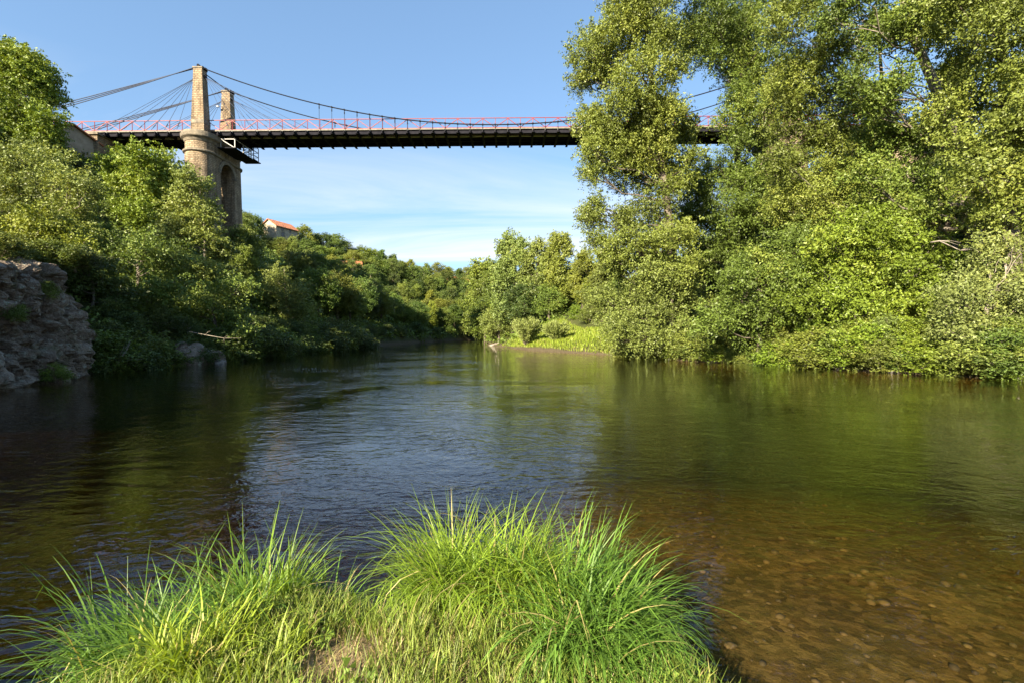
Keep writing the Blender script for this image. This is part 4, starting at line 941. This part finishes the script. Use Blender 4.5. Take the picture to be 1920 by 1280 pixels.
# ------------------------------------------------------------------ rocks, drift wood
for i, (px, py, Y, r) in enumerate(((395,672,31.5,(1.9,1.2,1.0)),(365,664,30.5,(1.6,1.2,1.4)),(445,676,36,(1.2,.8,.7)))):
    p = P(px, py, Y); rock('boulder', (p.x-0.6, p.y, 0.2), r, i+2, mat='cliff', label=('craggy dark boulder at the shaded left waterline below the pier', 'tall dark boulder behind the craggy one below the pier', 'small dark boulder right of the craggy ones below the pier')[i])
p = P(352, 683, 30.4); rock('flat_rock', (p.x, p.y, 0.06), (.6,.4,.22), 9, 'pale flat rock breaking the water, left of two below the pier')
p = P(412, 682, 31); rock('flat_rock', (p.x, p.y, 0.05), (.42,.3,.22), 10, 'pale flat rock breaking the water, right of two below the pier')
p = P(628, 652, 53.5); rock('rock_outcrop', (p.x, p.y, 0.7), (2.4,1.6,1.5), 12, 'sloping bare rock outcrop on the left waterline beyond the bridge', mat='cliff')
for i in range(14):
    px = random.uniform(1180, 1900); Y = float(np.interp(px, [960,1000,1180,1300,1500,1700,1920], [60,52,40,33,28,23.2,20]))
    xw = float(np.interp(Y, RB[:,0], RB[:,1])); s = random.uniform(.15, .38)
    rock('bank_stone', (xw+0.1, Y, 0.02), (s*1.3, s, s*.6), 20+i, 'small pale stone lying at the right water edge', 'stones at the right water edge')
def branch(name, pts, r, label, mat='wood_dead', sub=4, seed=1):
    random.seed(seed); b = MB(); n = len(pts); b.tube(pts, [r*(1-0.8*i/(n-1)) for i in range(n)], 6)
    for k in range(sub):
        i = random.randrange(1, n-1); p = Vector(pts[i]); d = (Vector(pts[i+1])-Vector(pts[i-1])).normalized(); e = p+d*random.uniform(.4, 1.1)+Vector((random.gauss(0, .3), random.gauss(0, .3), random.gauss(.1, .35)))
        b.tube([p, p.lerp(e, .5)+Vector((0, 0, .06)), e], [r*.4, r*.25, r*.1], 5)
    o = b.build(name, M[mat], None, True); tag(o, label, 'branch'); return o
branch('dead_branch', [P(355,622,29.5), P(385,628,29.2), P(420,634,29), P(452,634,28.8)], 0.03, 'bare pale branch reaching out over the water below the pier', mat='bark_pale', seed=2)
branch('dead_branch', [P(196,704,24.5), P(220,680,24.3), P(238,655,24.2), P(250,630,24.4)], 0.05, 'thin bare branch rising from the water beside the cliff', seed=3)
branch('fallen_log', [P(905,652,73), P(925,646,72), P(944,641,71), P(952,637,70.8)], 0.16, 'pale driftwood log stranded at the tip of the grassy spit', seed=4, sub=3)
branch('dead_branch', [P(1745,455,26), P(1762,452,25.6), P(1800,470,25.4), P(1830,462,25.2)], 0.05, 'bare twisted branches in the dark hollow of the right bank', seed=7)

# ------------------------------------------------------------------ grasses
def blades(base, az, L_, th0, th1, w, seg, r, tintc=None, kink=0.0):
    """ribbons: base (n,3); az heading; th0 start lean, th1 extra bend. returns quad verts, tint"""
    n = len(base); t = np.linspace(0, 1, seg+1)
    pts = np.zeros((n, seg+1, 3)); pts[:,0] = base
    h = np.stack([np.cos(az), np.sin(az), np.zeros(n)], 1)
    kk = np.where(r.random(n) < kink, r.integers(2, max(3, seg), n), 99)
    for i in range(seg):
        th = th0+th1*((i+0.5)/seg)**1.4+np.where(i >= kk, 1.1, 0)
        d = h*np.sin(th)[:,None]+np.array([0, 0, 1.0])*np.cos(th)[:,None]
        pts[:,i+1] = pts[:,i]+d*(L_/seg)[:,None]
    tw = az+math.pi/2+r.normal(size=n)*0.5
    s = np.stack([np.cos(tw), np.sin(tw), np.zeros(n)], 1)
    wid = w[:,None]*np.clip(1.05-t[None]**2.2, 0.06, 1)*(0.55+0.45*np.minimum(t*5, 1))[None]
    l_ = pts+s[:,None]*wid[:,:,None]*.5; rr = pts-s[:,None]*wid[:,:,None]*.5
    q = np.stack([l_[:,:-1], rr[:,:-1], rr[:,1:], l_[:,1:]], 2).reshape(-1, 3)
    tn = np.repeat(r.random(n) if tintc is None else np.clip(tintc, 0, 1), seg)
    return q, tn

def tussock(name, px, pyb, Yg, n, rad, hgt, label, seed, col, head=None, droop=1.0, w=0.0105, spread=1.0):
    r = np.random.default_rng(seed); p = P(px, pyb, Yg); g0 = float(ground(p.x, Yg))
    nt_ = 18; ta = r.random(nt_)*6.283; td = rad*np.sqrt(r.random(nt_)); tx = np.cos(ta)*td; ty = np.sin(ta)*td*0.8
    th = 0.5+0.65*r.random(nt_); thd = np.where(r.random(nt_) < 0.6, ta, r.random(nt_)*6.283); tl = 0.10+0.35*r.random(nt_); tdr = 0.6+0.8*r.random(nt_)
    k = r.integers(0, nt_, n); a = r.random(n)*6.283; d = rad*0.34*np.sqrt(r.random(n))
    bx = p.x+tx[k]+np.cos(a)*d; by = Yg+ty[k]+np.sin(a)*d; bz = np.maximum(ground(bx, by), -0.12)-0.02
    az = thd[k]+r.normal(size=n)*1.25
    if head is not None: az = np.where(r.random(n) < 0.5, head+r.normal(size=n)*0.6, az)
    L_ = hgt*th[k]*(0.45+0.65*r.random(n)**0.7); th0 = (tl[k]+np.abs(r.normal(size=n))*0.16)*spread
    th1 = droop*tdr[k]*(0.35+1.9*r.random(n)**1.3)
    fl = r.random(n) < 0.06; th1 = np.where(fl, th1+1.0, th1); L_ = np.where(fl, L_*1.15, L_)
    tc_ = np.where(r.random(n) < 0.05, 1.0, np.clip(0.08+0.45*r.random(n)+0.32*r.random(nt_)[k], 0, 0.85))
    q, t = blades(np.stack([bx-p.x, by-Yg, bz-g0], 1), az, L_, th0, th1, w*(0.45+1.0*r.random(n)), 7, r, tc_, 0.14)
    m = quads_mesh(name, q, len(q)//4, t); m.materials.append(M['blade'])
    o = link(name, m); o.location = (p.x, Yg, g0); o.color = (*col, 1); tag(o, label, 'grass'); return o
tus = []
SG = (0.160, 0.255, 0.022); SG2 = (0.115, 0.215, 0.028); SG3 = (0.20, 0.295, 0.026)
tus.append(tussock('sedge_tussock', 930, 1110, 3.34, 2300, 0.40, 0.84, 'large bright sedge tussock in the middle of the foreground', 1, SG3, droop=1.4))
tus.append(tussock('sedge_tussock', 1090, 1150, 3.10, 700, 0.22, 0.78, 'sedge tussock just right of the large middle one', 2, SG2, head=0.3))
tus.append(tussock('sedge_tussock', 1120, 1230, 2.68, 1300, 0.30, 0.74, 'long drooping sedge tussock at the right end of the foreground bank', 3, SG2, head=-0.9, droop=1.75))
tus.append(tussock('sedge_tussock', 850, 1150, 3.18, 520, 0.24, 0.52, 'shorter sedge tussock against the left side of the large middle one', 4, SG, head=2.6, droop=1.3))
tus.append(tussock('sedge_tussock', 490, 1130, 3.30, 520, 0.18, 0.80, 'upright sedge tussock with tall stalks in the left half', 5, SG, droop=0.7))
tus.append(tussock('sedge_tussock', 390, 1160, 3.10, 850, 0.34, 0.78, 'wide sedge tussock arching left over the water', 6, SG2, head=2.8, droop=1.7))
tus.append(tussock('sedge_tussock', 285, 1220, 2.85, 850, 0.34, 0.84, 'sedge tussock at the lower left, trailing into the water', 7, SG2, head=3.1, droop=1.8))
tus.append(tussock('sedge_tussock', 620, 1110, 3.40, 300, 0.20, 0.38, 'thin sedge tussock left of the gap beside the middle one', 8, SG2, droop=0.8))
tus.append(tussock('sedge_tussock', 700, 1170, 3.10, 320, 0.18, 0.30, 'short yellowish grass tuft in the gap left of the middle tussock', 9, SG3))
tus.append(tussock('sedge_tussock', 350, 1275, 2.60, 480, 0.26, 0.42, 'broad bladed bright grass tuft at the lower left edge', 10, (0.25, 0.33, 0.03), w=0.013, droop=0.8))
tus.append(tussock('sedge_tussock', 470, 1275, 2.62, 420, 0.28, 0.30, 'broad bladed bright grass tuft right of the lower left corner', 11, (0.25, 0.33, 0.03), w=0.012, droop=0.8))
# short turf on the spit
def turf(name, n, xr, yr, hgt, col, label, seed, w=0.006, seg=3, keep=None, flat=0.3, tint=None):
    r = np.random.default_rng(seed); x = r.uniform(*xr, n); y = r.uniform(*yr, n); z = ground(x, y)
    k = (z > 0.04) if keep is None else keep(x, y, z, r)
    x, y, z = x[k], y[k], z[k]; n = len(x)
    q, t = blades(np.stack([x, y, z-0.01], 1), r.random(n)*6.283, hgt*(0.5+r.random(n)), np.abs(r.normal(size=n))*flat, 0.3+0.9*r.random(n), w*(0.6+0.8*r.random(n)), seg, r, tint)
    m = quads_mesh(name, q, len(q)//4, t); m.materials.append(M['blade'])
    o = link(name, m); o.color = (*col, 1); tag(o, label, 'grass', kind='stuff'); return o
bare = lambda x, y, z, r: (z > 0.05) & (r.random(len(x)) < np.clip(((x+0.95)/0.30)**2+((y-2.60)/0.30)**2-0.25, 0.12, 1))
turf('turf', 38000, (-3.2, 1.6), (1.6, 3.9), 0.16, (0.19, 0.25, 0.040), 'short green turf between the foreground sedge tussocks', 51, keep=bare)
turf('dry_grass', 9000, (-2.0, 1.2), (2.2, 3.5), 0.12, (0.33, 0.26, 0.13), 'dry straw coloured grass on the foreground bank', 52, flat=1.1, w=0.004)
turf('bank_grass', 50000, (-3, 16), (38, 66), 0.34, (0.25, 0.33, 0.035), 'bright grass covering the low spit on the right bank', 53, w=0.05, seg=2,
     keep=lambda x, y, z, r: (z > 0.02) & ((x-np.interp(y, RB[:,0], RB[:,1])) < 7) & ((x-np.interp(y, RB[:,0], RB[:,1])) > -0.3))


# ------------------------------------------------------------------ pebbles and cobbles on the shoal
def pebbles(n, seed):
    r = np.random.default_rng(seed); bm = bmesh.new(); bmesh.ops.create_icosphere(bm, subdivisions=1, radius=1); bm.verts.ensure_lookup_table()
    V0 = np.array([v.co for v in bm.verts]); F0 = np.array([[v.index for v in f.verts] for f in bm.faces]); bm.free()
    x = 0.6+11*r.random(n)**1.3; y = 1.2+9*r.random(n)**1.2; z = ground(x, y); k = (z < -0.06) & (z > -1.3); x, y, z = x[k], y[k], z[k]; n = len(x)
    sz = 0.010+0.034*r.random(n)**3.0
    sc = np.stack([sz*(0.8+0.6*r.random(n)), sz*(0.8+0.6*r.random(n)), sz*(0.45+0.3*r.random(n))], 1); a = r.random(n)*6.283
    P3 = V0[None]*(1+0.12*r.normal(size=(n, len(V0), 1)))*sc[:,None]
    X = P3[:,:,0]*np.cos(a)[:,None]-P3[:,:,1]*np.sin(a)[:,None]+x[:,None]; Y = P3[:,:,0]*np.sin(a)[:,None]+P3[:,:,1]*np.cos(a)[:,None]+y[:,None]; Z = P3[:,:,2]+z[:,None]+sc[:,2:]*0.3
    V = np.stack([X, Y, Z], 2).reshape(-1, 3); Fc = (F0[None]+(np.arange(n)*len(V0))[:,None,None]).reshape(-1, 3)
    m = bpy.data.meshes.new('pebbles'); m.vertices.add(len(V)); m.vertices.foreach_set('co', V.astype(np.float32).ravel())
    m.loops.add(Fc.size); m.loops.foreach_set('vertex_index', Fc.astype(np.int32).ravel()); m.polygons.add(len(Fc)); m.polygons.foreach_set('loop_start', np.arange(0, Fc.size, 3, dtype=np.int32)); m.update(calc_edges=True)
    m.polygons.foreach_set('use_smooth', np.ones(len(Fc), bool))
    at = m.attributes.new('tint', 'FLOAT', 'FACE'); at.data.foreach_set('value', np.repeat(r.random(n), len(F0)).astype(np.float32))
    mt, nn, ll = new_mat('pebble'); out = nn.new('ShaderNodeOutputMaterial'); an = nn.new('ShaderNodeAttribute'); an.attribute_name = 'tint'
    c = ramp(nn, ll, an.outputs['Fac'], [(0.0, (0.022, 0.014, 0.005)), (0.5, (0.05, 0.032, 0.010)), (0.92, (0.075, 0.048, 0.016)), (1.0, (0.10, 0.066, 0.026))])
    bs = node(nn, ll, 'ShaderNodeBsdfPrincipled', {'Base Color': c, 'Roughness': 0.85}); ll.new(bs.outputs[0], out.inputs[0]); m.materials.append(mt)
    tag(link('pebbles', m), 'brown pebbles on the river bed under the shallow water at right', 'pebbles', kind='stuff')
pebbles(1500, 71)

rng = np.random.default_rng(81); lv = Leaves(); n_ = 90; x_ = rng.uniform(-2.1, 1.0, n_); y_ = rng.uniform(2.2, 3.2, n_); z_ = ground(x_, y_); k_ = z_ > 0.06
lv.cluster(np.stack([x_, y_, z_+0.05], 1)[k_], np.full((k_.sum(), 3), 0.07)*np.array([[1, 1, .8]]), 16, 0.045, 0.9, asp=0.8)
o = link('weeds', lv.mesh('weeds')); o.data.materials.append(M['leaf']); o.color = (0.14, 0.21, 0.03, 1); tag(o, 'small broad leaved weeds among the foreground turf', 'weeds', kind='stuff')
